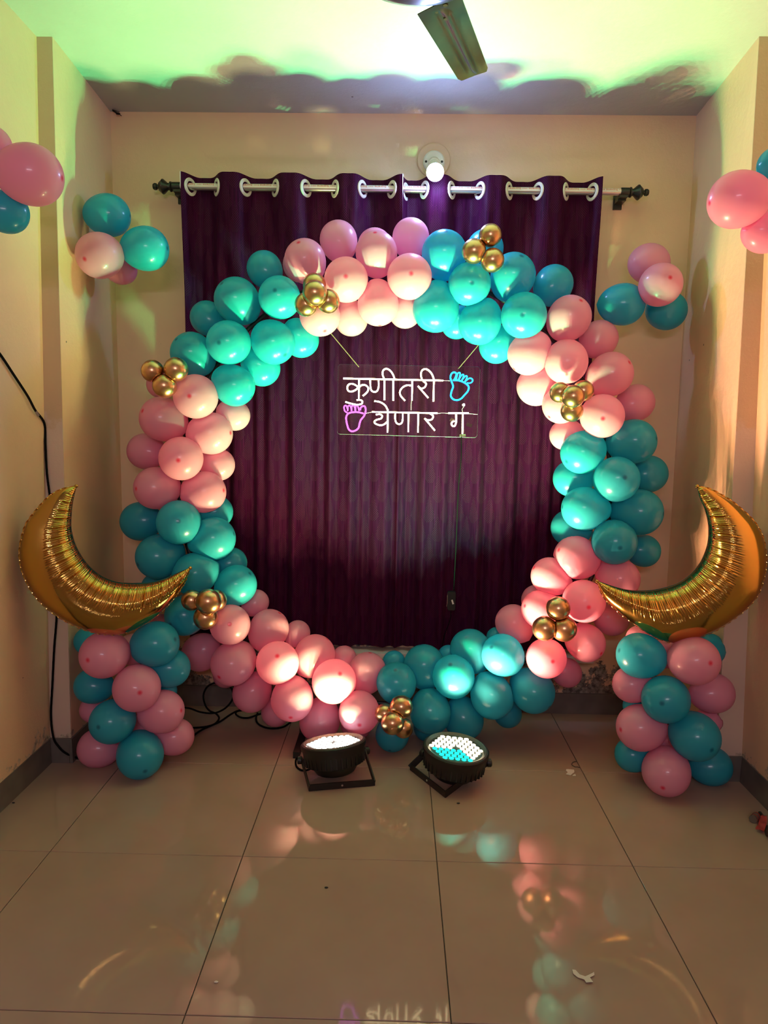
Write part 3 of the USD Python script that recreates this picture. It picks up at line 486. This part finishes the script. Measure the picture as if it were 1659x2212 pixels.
# keep resting balloons off the floor
for b in B:
    low = b['a'] * math.sqrt(1 - b['d'][2] ** 2 + (b['k'] * b['d'][2]) ** 2)
    if b['c'][2] - low < 0 and b['c'][2] - low > -.03: b['c'] = b['c'] + [0, 0, -(b['c'][2] - low) * .5]
tt = np.linspace(0, np.pi, 27)
PROFILE = [(max(0, math.sin(t) * (1 + .07 * math.cos(t)) ** 1.0) if t < 2.95 else .20 * (1 - (t - 2.95) / .25), math.cos(t) * (1.0 if t < 1.5708 else 1.06)) for t in tt]
PROFILE[0] = (0, 1.0); PROFILE[-1] = (0, -1.10)
UNIT = lathe(PROFILE, 40)
C = np.array([b['c'] for b in B]); A = np.array([b['a'] * (1 + .5 * (b['k'] - 1)) for b in B])
for i, b in enumerate(B):
    R = frame(b['d'], (0, 0, 1)); v = np.array(UNIT.vertices) * [b['a'], b['a'], b['a'] * b['k']] @ R.T + b['c']
    d = np.linalg.norm(C - C[i], axis=1)
    for j in np.nonzero((d < A + A[i] + .02) & (d > 1e-6))[0]:            # balloons press flat where they touch
        n = (C[j] - C[i]) / d[j]; t = (d[j] + A[i] - A[j]) / 2
        t = min(max(t, .25 * A[i]), A[i] + .01) ; over = (v - C[i]) @ n - (t - .0006)
        v = v - np.maximum(over, 0)[:, None] * n * .985
    v[:, 1] = np.minimum(v[:, 1], np.where(np.abs(b['c'][0]) < .94, 3.118 + .0 * v[:, 0], BACK - .003)); v[:, 2] = np.maximum(v[:, 2], .0012)
    zz = v[:, 2] / CEIL; lx = np.where(v[:, 1] < PL, -1.341 + .062 * zz, -1.258 + .033 * zz); rxw = np.where(v[:, 1] < PR, 1.334 - .086 * zz, 1.236 - .034 * zz)
    v[:, 0] = np.clip(v[:, 0], lx + .003, rxw - .003)
    m = trimesh.Trimesh(v, UNIT.faces, process=False); _, _, nn = meshkit.arrays(m, True)
    name = 'gold_balloon' if b['colour'] == 'gold' else 'balloon'
    loc = (v - b['c']) @ R; nloc = nn @ R
    g = usdkit.mesh(stage, numbered('/World', name), (loc, UNIT.faces), M[dict(pink='pink_latex', blue='blue_latex', gold='chrome_gold')[b['colour']]], False)
    g.CreateNormalsAttr(Vt.Vec3fArray.FromNumpy(nloc.astype(np.float32))); g.SetNormalsInterpolation('vertex')
    g.AddTransformOp().Set(Gf.Matrix4d(*R[:, 0], 0, *R[:, 1], 0, *R[:, 2], 0, *b['c'], 1))
    tag(g.GetPrim(), b['label'], 'balloon', b['group'])

# ---------------------------------------------------------------- foil moons
def moon(name, label, crop, outer, inner, pa, pb, Ya, Yb):
    """outer, inner: outline points in a crop window; the moon's plane is upright and runs from depth Ya at column pa to Yb at column pb"""
    x0, y0, s = crop; A_, B_ = at(pa, 1200, Ya), at(pb, 1200, Yb); nrm = np.cross(B_ - A_, (0, 0, 1.0)); nrm /= np.linalg.norm(nrm)
    if nrm[1] > 0: nrm = -nrm
    def pt(p):
        d = ray(x0 + p[0] / s, y0 + p[1] / s); return EYE + d * (((A_ - EYE) @ nrm) / (d @ nrm))
    nu, nv = 1000, 30
    def resample(p):
        q = catmull([pt(a) for a in p], 12); l = np.concatenate([[0], np.cumsum(np.linalg.norm(np.diff(q, axis=0), axis=1))]); u = np.linspace(0, l[-1], nu); return np.stack([np.interp(u, l, q[:, i]) for i in range(3)], 1)
    O, I = resample(outer), resample(inner); wid = np.linalg.norm(O - I, axis=1); u = np.linspace(0, 1, nu)
    nz = meshkit.noise(np.stack([u * 30, u * 0, u * 0], 1), 3); fine = np.cos(2 * np.pi * (118 * u + 1.2 * nz)) * (.5 + nz)
    ph_ = (27 * u + .5 * meshkit.noise(np.stack([u * 14, u * 0 + 3, u * 0], 1), 4)) % 1.0; crease = -np.exp(-((ph_ - .5) / .06) ** 2) + .45 * np.exp(-((ph_ - .36) / .07) ** 2) + .45 * np.exp(-((ph_ - .64) / .07) ** 2)
    fr, bk = [], []
    scal = 1 + .0 * u
    for j in range(nv + 1):
        w = j / nv; v = .5 - .5 * math.cos(math.pi * w)                    # 0 at the inner edge, 1 at the outer
        prof = (math.sin(math.pi * w)) ** .95 * (1 + .12 * math.cos(math.pi * w))
        hgt = .40 * wid * prof
        amp_in = 1 / (1 + math.exp((w - .47) / .025)) * min(1, w / .06); amp_out = math.exp(-((1 - w) / .10) ** 2)
        rip = (crease * .0030 + fine * .0008) * amp_in * np.minimum(1, wid / .09) + (np.abs(np.sin(2 * np.pi * 26 * u)) - .6) * .003 * amp_out
        p = I + (O - I) * v
        fr.append(p + nrm * (hgt + rip * (0 if j in (0, nv) else 1))[:, None]); bk.append(p - nrm * (hgt * .9)[:, None])
    n = nu; V = np.vstack(fr + bk[1:-1]); f = []
    order = list(range(nv + 1)) + [nv + j for j in range(nv - 1, 0, -1)] + [0]
    ids = [np.arange(n) + k * n for k in order]
    for a, c in zip(ids, ids[1:]):
        f.append(np.stack([a[:-1], c[:-1], c[1:]], 1)); f.append(np.stack([a[:-1], c[1:], a[1:]], 1))
    m = trimesh.Trimesh(V, np.vstack(f), process=False); m.merge_vertices(); m.update_faces(m.nondegenerate_faces())
    if m.volume < 0: m.invert()
    t = thing(name, label, 'foil balloon', O[nu // 2], 'gold crescent moon balloons')
    obj('foil_body', m, 'gold_foil', t, smooth=True)
    # crimped flat seam round the outer edge
    d = O - I; d /= np.linalg.norm(d, axis=1, keepdims=True) + 1e-9; sc = .0025 + .002 * np.abs(np.sin(2 * np.pi * 24 * u)); sc = sc * np.minimum(1, wid / .04)
    q0, q1 = O - d * .004, O + d * sc[:, None]; wv = nrm * (.0025 * np.sin(2 * np.pi * 48 * u))[:, None]
    V = np.vstack([q0 + nrm * .0012, q1 + wv + nrm * .0006, q1 + wv - nrm * .0006, q0 - nrm * .0012]); f = []
    for a in range(4):
        b_ = (a + 1) % 4; i0, i1 = np.arange(n) + a * n, np.arange(n) + b_ * n; f += [np.stack([i0[:-1], i0[1:], i1[1:]], 1), np.stack([i0[:-1], i1[1:], i1[:-1]], 1)]
    sm = trimesh.Trimesh(V, np.vstack(f), process=False)
    obj('seam_edge', sm, 'gold_foil', t, smooth=30)
    for k in (0, -1): obj('tip_knot', place(trimesh.creation.icosphere(1, .007), np.eye(3), (O[k] + I[k]) / 2), 'gold_foil', t)
moon('moon_balloon', 'gold foil crescent moon balloon on the left column', (0, 1030, 3.858),
     [(632, 72), (500, 108), (400, 172), (300, 280), (220, 390), (178, 520), (163, 640), (178, 760), (230, 890), (300, 1000), (400, 1100), (520, 1185), (640, 1245), (760, 1288), (900, 1312), (1040, 1298), (1200, 1225), (1340, 1125), (1460, 1000), (1540, 880), (1588, 765)],
     [(638, 84), (612, 200), (600, 300), (597, 420), (620, 530), (660, 620), (720, 710), (800, 790), (900, 850), (1000, 878), (1120, 886), (1250, 880), (1370, 850), (1480, 800), (1584, 755)], 42, 410, 2.395, 2.63)
moon('moon_balloon', 'gold foil crescent moon balloon on the right column', (1270, 1030, 4.265),
     [(1008, 82), (1100, 102), (1200, 148), (1320, 220), (1430, 310), (1530, 410), (1600, 530), (1636, 680), (1638, 820), (1612, 960), (1560, 1090), (1460, 1210), (1330, 1315), (1190, 1405), (1040, 1470), (900, 1510), (760, 1520), (640, 1482), (500, 1405), (400, 1335), (300, 1262), (200, 1172), (130, 1082), (82, 965)],
     [(1004, 92), (1030, 200), (1070, 290), (1100, 400), (1110, 520), (1095, 640), (1050, 760), (990, 850), (920, 920), (830, 980), (720, 1020), (600, 1045), (480, 1050), (360, 1040), (240, 1010), (150, 980), (88, 960)], 1290, 1655, 2.63, 2.47)

# ---------------------------------------------------------------- neon sign
SY = 2.972
sp = lambda p, dy=0.0: at(690 + p[0] / 4.1475, 700 + p[1] / 4.1475, SY + dy)
sign = thing('neon_sign', 'clear acrylic neon sign with white Marathi lettering and two glowing feet', 'neon sign', sp((800, 690)))
from shapely.geometry import Polygon
quad = [sp(p) for p in ((168, 358), (1442, 384), (1412, 1018), (158, 986))]
poly = Polygon([(p[0], p[2]) for p in quad]).buffer(-.012).buffer(.012, quad_segs=6)
pl = trimesh.creation.extrude_polygon(poly, .005, engine='earcut'); pl = place(pl, np.array([[1, 0, 0], [0, 0, 1.0], [0, 1, 0]]), (0, SY + .004, 0))
if pl.volume < 0: pl.invert()
obj('acrylic_sheet', pl, 'acrylic', sign, smooth=False)
ed = np.array([(x, SY + .0065, z) for x, z in np.array(poly.exterior.coords)])
obj('sheet_edge', tube(ed, .0010, 6, False), 'acrylic_edge', sign)
def neon(name, pts, material, r=.0036, curve=True):
    p = np.array([sp(q, -.005) for q in pts]); p = catmull(p, 7) if curve and len(p) > 2 else p
    obj(name, tube(p, r, 8), material, sign)
WHITE = [
    [(212, 487), (1110, 506)], [(355, 498), (352, 680)], [(353, 572), (325, 548), (292, 535), (262, 542), (249, 568), (258, 597), (285, 605), (320, 592), (353, 566), (382, 546), (415, 549), (437, 573), (428, 608), (388, 645)],
    [(332, 681), (368, 681), (385, 695), (375, 716), (335, 722), (285, 713), (232, 697)], [(455, 502), (457, 560), (466, 595), (492, 608), (517, 598), (530, 562), (530, 503)], [(582, 500), (582, 683)], [(662, 500), (662, 688)],
    [(580, 492), (566, 452), (571, 416), (600, 400), (635, 418), (660, 455), (673, 492)], [(828, 552), (785, 548), (745, 568), (722, 603), (728, 642), (768, 688)], [(832, 508), (829, 688)],
    [(928, 510), (955, 532), (945, 564), (912, 577), (882, 556)], [(882, 554), (976, 663)], [(918, 494), (909, 452), (920, 416), (950, 402), (985, 420), (1012, 456), (1026, 496)], [(1026, 504), (1021, 695)],
    [(470, 787), (1058, 799)], [(490, 690), (540, 698), (585, 725), (608, 762), (613, 790), (610, 972)], [(505, 812), (540, 808), (562, 822), (552, 846), (515, 857), (493, 873), (502, 892), (545, 907), (580, 898), (611, 872)],
    [(680, 792), (679, 850), (690, 885), (715, 897), (738, 884), (746, 850), (746, 794)], [(798, 794), (796, 970)], [(886, 796), (883, 972)], [(985, 798), (1018, 822), (1008, 853), (972, 861), (942, 846)], [(942, 844), (1035, 955)],
    [(1155, 798), (1338, 798)], [(1224, 800), (1226, 850), (1224, 885), (1211, 914), (1191, 911), (1184, 889), (1200, 872), (1222, 872)], [(1286, 800), (1282, 985)]]
for s in WHITE: neon('letter_tube', s, 'neon_white')
obj('letter_dot', place(trimesh.creation.icosphere(2, .0062), np.eye(3), sp((1293, 724), -.005)), 'neon_white', sign)
neon('blue_foot', [(1196, 502), (1250, 506), (1302, 526), (1337, 560), (1330, 600), (1296, 640), (1272, 666), (1238, 681), (1200, 674), (1178, 645), (1184, 602), (1198, 560), (1186, 520), (1174, 480), (1183, 446), (1205, 432), (1227, 444), (1222, 470), (1212, 492)], 'neon_blue', .0037)
neon('blue_toes', [(1226, 492), (1240, 442), (1260, 438), (1256, 470), (1248, 498), (1276, 456), (1292, 456), (1286, 482), (1276, 503), (1308, 466), (1323, 470), (1315, 495), (1306, 514), (1342, 486), (1368, 492), (1372, 512), (1352, 528), (1322, 528)], 'neon_blue', .0030)
neon('pink_foot', [(396, 802), (350, 790), (300, 790), (258, 802), (240, 832), (242, 872), (250, 908), (262, 942), (288, 961), (322, 954), (350, 930), (360, 890), (372, 858), (400, 822), (414, 780), (409, 742), (388, 735), (368, 752), (366, 774)], 'neon_pink', .0036)
neon('pink_toes', [(250, 796), (226, 776), (222, 738), (240, 732), (250, 755), (254, 778), (256, 738), (274, 731), (284, 755), (288, 778), (290, 736), (308, 731), (318, 755), (322, 778), (324, 738), (340, 732), (350, 755), (356, 778)], 'neon_pink', .0030)
for w_ in ([(1110, 506), (1168, 508)], [(1058, 800), (1105, 797), (1155, 799)], [(1338, 802), (1418, 810)], [(416, 800), (470, 788)], [(824, 690), (820, 772)], [(1293, 740), (1279, 765), (1286, 795)]): neon('lead_wire', w_, 'ivory_plastic', .0013)
def strip(c, w, h, ang):
    b_ = trimesh.creation.box((w, .0006, h)); R = trimesh.transformations.rotation_matrix(ang, (0, 1, 0))[:3, :3]; return place(b_, R, c)
for c, w, h, an in (((1187, 860), .016, .015, .5), ((1342, 905), .024, .014, .35), ((1283, 998), .026, .009, -.1)): obj('tape_strip', strip(sp(c, .0098), w, h, an), 'tape_white', sign, smooth=False, label='torn white tape holding the wiring')
for k, (a_, b_) in enumerate((((355, 385), (708, 712)), ((1240, 405), (1036, 742)))):
    e = at(*b_, RY(2.0)); p0 = sp(a_, 0); obj('hanging_cord', tube([p0, p0 + (e - p0) * .5, e], .0022, 6), 'cord_tan', sign)
cabp = [(1272, 1010), (1271, 1100), (1268, 1240)]
pw = [sp(p, .004) for p in cabp] + [at(990, 1060, 3.0), at(985, 1180, 3.03), at(980, 1275, 3.05)]
obj('power_cable', tube(catmull(pw, 6), .0020, 6), 'black_cable', sign)
ad = at(975, 1297, 3.055)
pa_ = thing('power_adapter', 'small black power adapter with white sticker hanging before the curtain', 'adapter', ad)
obj('case', place(trimesh.convex.convex_hull(np.array([(x * w2, y * .012, z) for z, w2 in ((-.042, .012), (-.036, .0165), (.030, .0175), (.040, .0155)) for x in (-1, 1) for y in (-1, 1)])), np.eye(3), ad), 'black_plastic', pa_, smooth=False)
obj('sticker', strip(ad + [.0045, -.0124, -.004], .0075, .0205, -.3), 'paper_white', pa_, smooth=False)
obj('cable', tube(catmull([ad + [0, 0, -.040], at(972, 1340, 3.055), at(960, 1372, 3.07), at(954, 1405, 3.08), at(950, 1425, 3.09)], 6), .0018, 6), 'black_cable', pa_)
obj('hook', tube(catmull([ad + [-.019, -.012, .026], ad + [-.0185, -.013, .0], ad + [-.0205, -.0125, -.024]], 5), .0012, 6), 'steel_pole', pa_)

# ---------------------------------------------------------------- stage lamps on the floor
def par(L, corners, pivots, label, colours, spin):
    c, n = L['c'], L['n']; R = frame(n, (0, 1, 0)); ca, sa = math.cos(spin), math.sin(spin); R = R @ np.array([[ca, -sa, 0], [sa, ca, 0], [0, 0, 1.0]])
    t = thing('stage_lamp', label, 'stage lamp', (c[0], c[1], 0), 'stage lamps')
    prof = [(0, -.112), (.062, -.112), (.072, -.106), (.090, -.080), (.108, -.074), (.113, -.062), (.118, -.020), (.1235, -.010), (.1235, .002), (.119, .006), (.112, .006), (.109, -.001), (0, -.001)]
    body = lathe(prof, 64); low = (place(body, R, c).vertices[:, 2]).min(); c = c + np.array([0, 0, max(0, .002 - low)])
    obj('housing', place(body, R, c), 'black_plastic', t)
    for k in range(36):
        a = 2 * np.pi * k / 36; obj('cooling_fin', place(box(.110, .1165, -.0028, .0028, -.070, -.018), R @ np.array([[math.cos(a), -math.sin(a), 0], [math.sin(a), math.cos(a), 0], [0, 0, 1.0]]), c), 'black_plastic', t, smooth=False)
    obj('bezel', place(lathe([(.100, .001), (.112, .001), (.1165, .0065), (.113, .0085), (.106, .0045), (.100, .001)], 64), R, c), 'lamp_bezel', t)
    obj('face_plate', place(lathe([(0, -.0005), (.104, -.0005), (.104, .0012), (0, .0012)], 48), R, c), 'lamp_bezel', t)
    lens = lathe([(0, .0012), (.0091, .0012), (.0091, .0030), (.0065, .0040), (0, .0043)], 12); s = .0229
    for r, cnt in zip(range(4, -5, -1), (5, 6, 7, 8, 9, 8, 7, 6, 5)):
        for k in range(cnt):
            x, y = (k - (cnt - 1) / 2) * s, r * s * .866
            if r == 0 and k == 4: continue
            obj('led', place(lens, R, c + R @ np.array([x, y, 0])), colours(r, k, cnt), t)
    P = []
    for (px_, py_), z in pivots: P.append(np.array([*onz(px_, py_, z)]))
    Q = [onz(px_, py_, .0135) for px_, py_ in corners]
    for a, b in ((P[0], Q[0]), (Q[0], Q[1]), (Q[1], P[1])):
        e = (b - a) / np.linalg.norm(b - a); obj('bracket_arm', bar(a - e * .002, b + e * .002, .0045, .024, np.array([0, 0, 1.0]) + .001), 'black_iron', t, smooth=False)
    for p in P:
        q = p - c; q = np.array([q[0], q[1], 0]); q /= np.linalg.norm(q); obj('knob', place(lathe([(0, -.022), (.006, -.022), (.006, 0), (.014, 0), (.0155, .004), (.0155, .014), (.012, .017), (0, .017)], 20), frame(q, (0, 0, 1)), p), 'black_plastic', t)
    mid = (Q[0] + Q[1]) / 2; e = Q[1] - Q[0]; nrm = np.array([e[1], -e[0], 0]); nrm /= np.linalg.norm(nrm); nrm *= np.sign(-nrm[1])
    obj('rivet', place(lathe([(0, 0), (.0042, 0), (.0035, .002), (0, .0025)], 12), frame(nrm, (0, 0, 1)), mid + nrm * .0024), 'steel_pole', t)
    return t, c, R
tl, cl, _ = par(LAMP_L, [(668, 1702), (809, 1690)], [((652, 1642), .065), ((788, 1622), .072)], 'left black stage lamp on the floor shining cool white', lambda r, k, n: 'led_white', .0)
obj('mains_cable', tube(catmull([onz(650, 1635, .06), onz(640, 1640, .035), onz(640, 1655, .006), onz(652, 1664, .005), onz(668, 1662, .008), onz(690, 1650, .02)], 6), .004, 8), 'black_cable', tl)
WARM = {0: 9, -1: 5, -2: 5, -3: 5, -4: 5}
tr_, cr_, _ = par(LAMP_R, [(887, 1657), (962, 1716)], [((917, 1628), .07), ((1052, 1648), .075)], 'right black stage lamp on the floor shining warm white and green', lambda r, k, n: 'led_warm' if r >= 0 or k >= WARM[r] else 'led_green', .0)

# ---------------------------------------------------------------- cables
def fpx(pts, z, Ymax=3.10):
    out = []
    for x, y in pts:
        p = onz(x, y, z); out.append(p if 0 < p[1] < Ymax else at(x, y, Ymax))
    return out
k4 = lambda pts: [(380 + x / 5.925, 1440 + y / 5.925) for x, y in pts]
fc = thing('floor_cable', 'black cables looped on the floor behind the left column', 'cable', (-.75, 3.0, 0))
for i, pts in enumerate(([(60, 520), (180, 535), (300, 578), (430, 597), (520, 588), (620, 540), (700, 460), (735, 370), (700, 265), (600, 215), (500, 208), (400, 260), (352, 370), (375, 490), (430, 565), (510, 600), (552, 660), (500, 730), (380, 770), (210, 785)],
                        [(120, 990), (230, 880), (330, 810), (450, 755), (570, 700), (680, 625), (780, 570), (900, 548), (1000, 555)], [(860, 558), (780, 575), (768, 610), (830, 650), (930, 655), (1040, 618), (1100, 598)], [(1048, 590), (1025, 660), (1050, 730), (1140, 778), (1260, 792), (1380, 770), (1460, 715), (1490, 680)])):
    obj('cable', tube(catmull(fpx(k4(pts), .0045 + .0012 * i), 6), .0042, 8), 'black_cable', fc)
wc = [onx(x, y, -1.298) for x, y in ((-25, 735), (0, 765), (30, 810), (60, 856), (76, 886))] + [at(x, y, PL - .006) for x, y in ((96, 915), (98, 960), (101, 1020), (107, 1068), (118, 1160), (123, 1260), (122, 1335), (117, 1400), (113, 1480), (110, 1545))] + [at(x, y, PL - .018) for x, y in ((115, 1592), (126, 1612), (142, 1627))] + [onz(170, 1638, .006), onz(200, 1640, .005)]
wct = thing('wall_cable', 'black cable running down the left wall and pillar to the floor', 'cable', wc[10])
obj('cable', tube(catmull(wc, 6), .0042, 8), 'black_cable', wct)
obj('tape_strip', strip(onx(80, 893, -1.293), .010, .022, -.5), 'tape_white', wct, smooth=False)

# ---------------------------------------------------------------- ceiling fan
FZ = 2.315
pts = [onz(x, y, FZ) for x, y in ((902, 27), (995, -6), (1056, 158), (993, 173))]
hubp = onz(906, -95, FZ); fan = thing('ceiling_fan', 'dark bronze ceiling fan with one blade in view at the top', 'ceiling fan', (hubp[0], hubp[1], FZ))
def blade(P):
    P = [np.asarray(p) for p in P]; nx, ny = 26, 14; V = []
    for i in range(nx + 1):
        for j in range(ny + 1):
            u, v = i / nx, j / ny; p = (P[0] * (1 - v) + P[1] * v) * (1 - u) + (P[3] * (1 - v) + P[2] * v) * u
            r = .03; e = 0
            zz = .002 * math.sin(math.pi * v) + .010 * (v - .5) + .005 * (math.exp(-((v - .42) / .05) ** 2) - math.exp(-((v - .58) / .05) ** 2)) * (1 if .08 < u < .95 else 0)
            cu = 1 - .05 * (max(0, abs(v - .5) * 2 - .8) / .2) ** 2 * (u > .5) ; p = (P[0] * (1 - v) + P[1] * v) * (1 - u * cu) + (P[3] * (1 - v) + P[2] * v) * (u * cu)
            V.append(p + [0, 0, zz])
    V = np.array(V); n = len(V); idx = np.arange(n).reshape(nx + 1, ny + 1); f = np.stack([idx[:-1, :-1], idx[1:, :-1], idx[1:, 1:], idx[:-1, 1:]], -1).reshape(-1, 4); f = np.vstack([f[:, [0, 1, 2]], f[:, [0, 2, 3]]])
    b_ = np.concatenate([idx[0], idx[1:, -1], idx[-1, -2::-1], idx[-2:0:-1, 0]]); b2 = np.roll(b_, -1)
    m = trimesh.Trimesh(np.vstack([V, V + [0, 0, .002]]), np.vstack([f, f[:, ::-1] + n, np.stack([b_, b2, b2 + n], 1), np.stack([b_, b2 + n, b_ + n], 1)]), process=False); m.fix_normals(); return m
bm = blade(pts); ctr = np.array([hubp[0], hubp[1], 0])
root_mid = (pts[0] + pts[1]) / 2
for k in range(3):
    R = trimesh.transformations.rotation_matrix(2 * math.pi * k / 3, (0, 0, 1))[:3, :3]
    bd = obj('blade', place(bm, R, ctr - R @ ctr), 'fan_bronze', fan)
    if k == 0:
        for (u, v) in ((.07, .36), (.18, .50), (.035, .62)):
            p = (pts[0] * (1 - v) + pts[1] * v) * (1 - u) + (pts[3] * (1 - v) + pts[2] * v) * u
            obj('screw', place(lathe([(0, -.004), (.006, -.003), (.007, 0), (0, .006)], 14), np.eye(3), p + [0, 0, .004]), 'fan_rib', bd)
    obj('blade_arm', place(bar(hubp + (root_mid - hubp) * .55 + [0, 0, .014], root_mid + (pts[3] - pts[0]) * .12 + [0, 0, .0125], .045, .004), R, ctr - R @ ctr), 'fan_bronze', fan, smooth=False)
hr = np.linalg.norm((root_mid - hubp)[:2]) * .88
obj('motor_hub', place(lathe([(0, -.045), (hr * .35, -.043), (hr * .7, -.034), (hr * .93, -.018), (hr, .0), (hr, .05), (hr * .9, .07), (hr * .3, .085), (0, .085)], 48), np.eye(3), hubp), 'fan_bronze', fan)
obj('down_rod', tube([hubp + [0, 0, .08], np.array([hubp[0], hubp[1], CEIL - .001])], .012, 16), 'fan_bronze', fan)
obj('canopy', place(lathe([(0, -.07), (.02, -.07), (.05, -.02), (.055, 0), (0, 0)], 30), np.eye(3), (hubp[0], hubp[1], CEIL - .001)), 'fan_bronze', fan)

# ---------------------------------------------------------------- litter on the floor
tn = thing('tin_can', 'small grey tin with red bands lying on the floor at the right edge', 'tin', onz(1626, 1769, .0))
ta = onz(1633, 1763, .014); tb = onz(1620, 1776, .014); e = (tb - ta) / np.linalg.norm(tb - ta); Rt2 = frame(e, (0, 0, 1))
obj('can_body', place(lathe([(0, 0), (.0125, 0), (.0125, .034), (0, .034)], 24), Rt2, ta - e * .004), 'tin_grey', tn)
for z in (.000, .017): obj('red_band', place(lathe([(.0126, z), (.0131, z), (.0131, z + .005), (.0126, z + .005)], 24), Rt2, ta - e * .004), 'tin_red', tn)
def sheet(pxs, lift, z0=.001, th=.0008, sub=3):
    poly = Polygon([tuple(onz(x, y, 0)[:2]) for x, y in pxs]).buffer(0); m = trimesh.creation.extrude_polygon(poly, th, engine='earcut')
    m = m.subdivide_to_size(.008); v = np.array(m.vertices); v[:, 2] += z0 + lift * meshkit.noise(np.c_[v[:, :2] * 45, v[:, 2] * 0], 5); return trimesh.Trimesh(v, m.faces)
k9 = lambda pts: [(1560 + x / 16.757, 1720 + y / 16.757) for x, y in pts]
wp = thing('wrapper', 'crumpled red and black wrapper lying on the floor at the right edge', 'wrapper', onz(1643, 1786, 0))
obj('red_foil', sheet(k9([(1450, 740), (1600, 860), (1615, 1080), (1530, 1300), (1510, 1400), (1180, 1290), (1290, 1130), (1330, 950)]), .012, .006), 'wrapper_red', wp)
obj('black_foil', sheet(k9([(1300, 640), (1380, 640), (1600, 840), (1560, 860), (1440, 760), (1380, 800), (1330, 940), (1300, 860)]), .012, .004), 'wrapper_black', wp)
obj('black_foil', sheet(k9([(1590, 1130), (1650, 1130), (1650, 1540), (1570, 1530), (1540, 1300)]), .010, .002), 'wrapper_black', wp)
k7 = lambda pts: [(1180 + x / 11.85, 1600 + y / 11.85) for x, y in pts]
single('paper_scrap', sheet(k7([(510, 755), (710, 775), (720, 820), (620, 895), (500, 880), (550, 820), (500, 780)]), .004), 'paper_white', 'torn white paper scrap by the floor joint right of the lamps', 'paper scrap', 'paper scraps')
single('paper_scrap', sheet(k7([(665, 915), (700, 880), (745, 865), (758, 920)]), .003), 'paper_white', 'tiny triangular white paper scrap beside the larger torn one', 'paper scrap', 'paper scraps')
single('paper_scrap', sheet([(1236, 2098), (1243, 2099), (1252, 2108), (1264, 2112), (1283, 2104), (1284, 2109), (1274, 2114), (1281, 2125), (1266, 2126), (1262, 2119), (1248, 2114), (1238, 2106)], .006), 'paper_white', 'crumpled white paper scrap alone on the open floor, foreground right', 'paper scrap', 'paper scraps')
p = [onz(1180 + x / 11.85, 1600 + y / 11.85, .003) for x, y in ((770, 530), (690, 548), (655, 590), (675, 630), (740, 665), (800, 668), (860, 690))]
single('plastic_loop', tube(catmull(p, 6), .0018, 6), 'clear_ring', 'little curled plastic strip on the floor joint behind the paper scrap', 'plastic strip')
rr = np.random.default_rng(21)
for (x, y), lab in (((705, 1917), 'dark crumb on the floor in the middle foreground'), ((29, 1734), 'black crumb on the floor by the left skirting'), ((990, 1735), 'dark fibre on the floor in front of the right lamp'), ((467, 2121), 'pale crumb on the floor, lower left foreground')):
    p = onz(x, y, .0025); m = trimesh.creation.icosphere(1, .004); m.apply_scale((1.4, .7, .6)); single('floor_crumb', place(m, np.eye(3), p), 'paper_white' if 'pale' in lab else 'black_plastic', lab, 'crumb')
# cobwebs in the upper corner
cw = []
for k in range(9):
    a = np.array([-1.25 + .01 * rr.random(), BACK - .01 - .02 * rr.random(), CEIL - .004]); cw.append(tube([a, a + [.012 + .022 * rr.random(), -.004, -.006 - .02 * rr.random()]], .0016, 5))
single('cobweb', cat(cw), 'black_iron', 'dark dusty cobweb in the upper left back corner', 'cobweb')
# the tube lamp behind the viewer, on the rear wall
tb_ = thing('tube_lamp', 'white tube lamp on the wall behind the viewer', 'tube lamp', (-.05, REAR + .02, 2.05))
obj('batten', box(-.66, .56, REAR + .0005, REAR + .035, 2.00, 2.05), 'ivory_plastic', tb_, smooth=False)
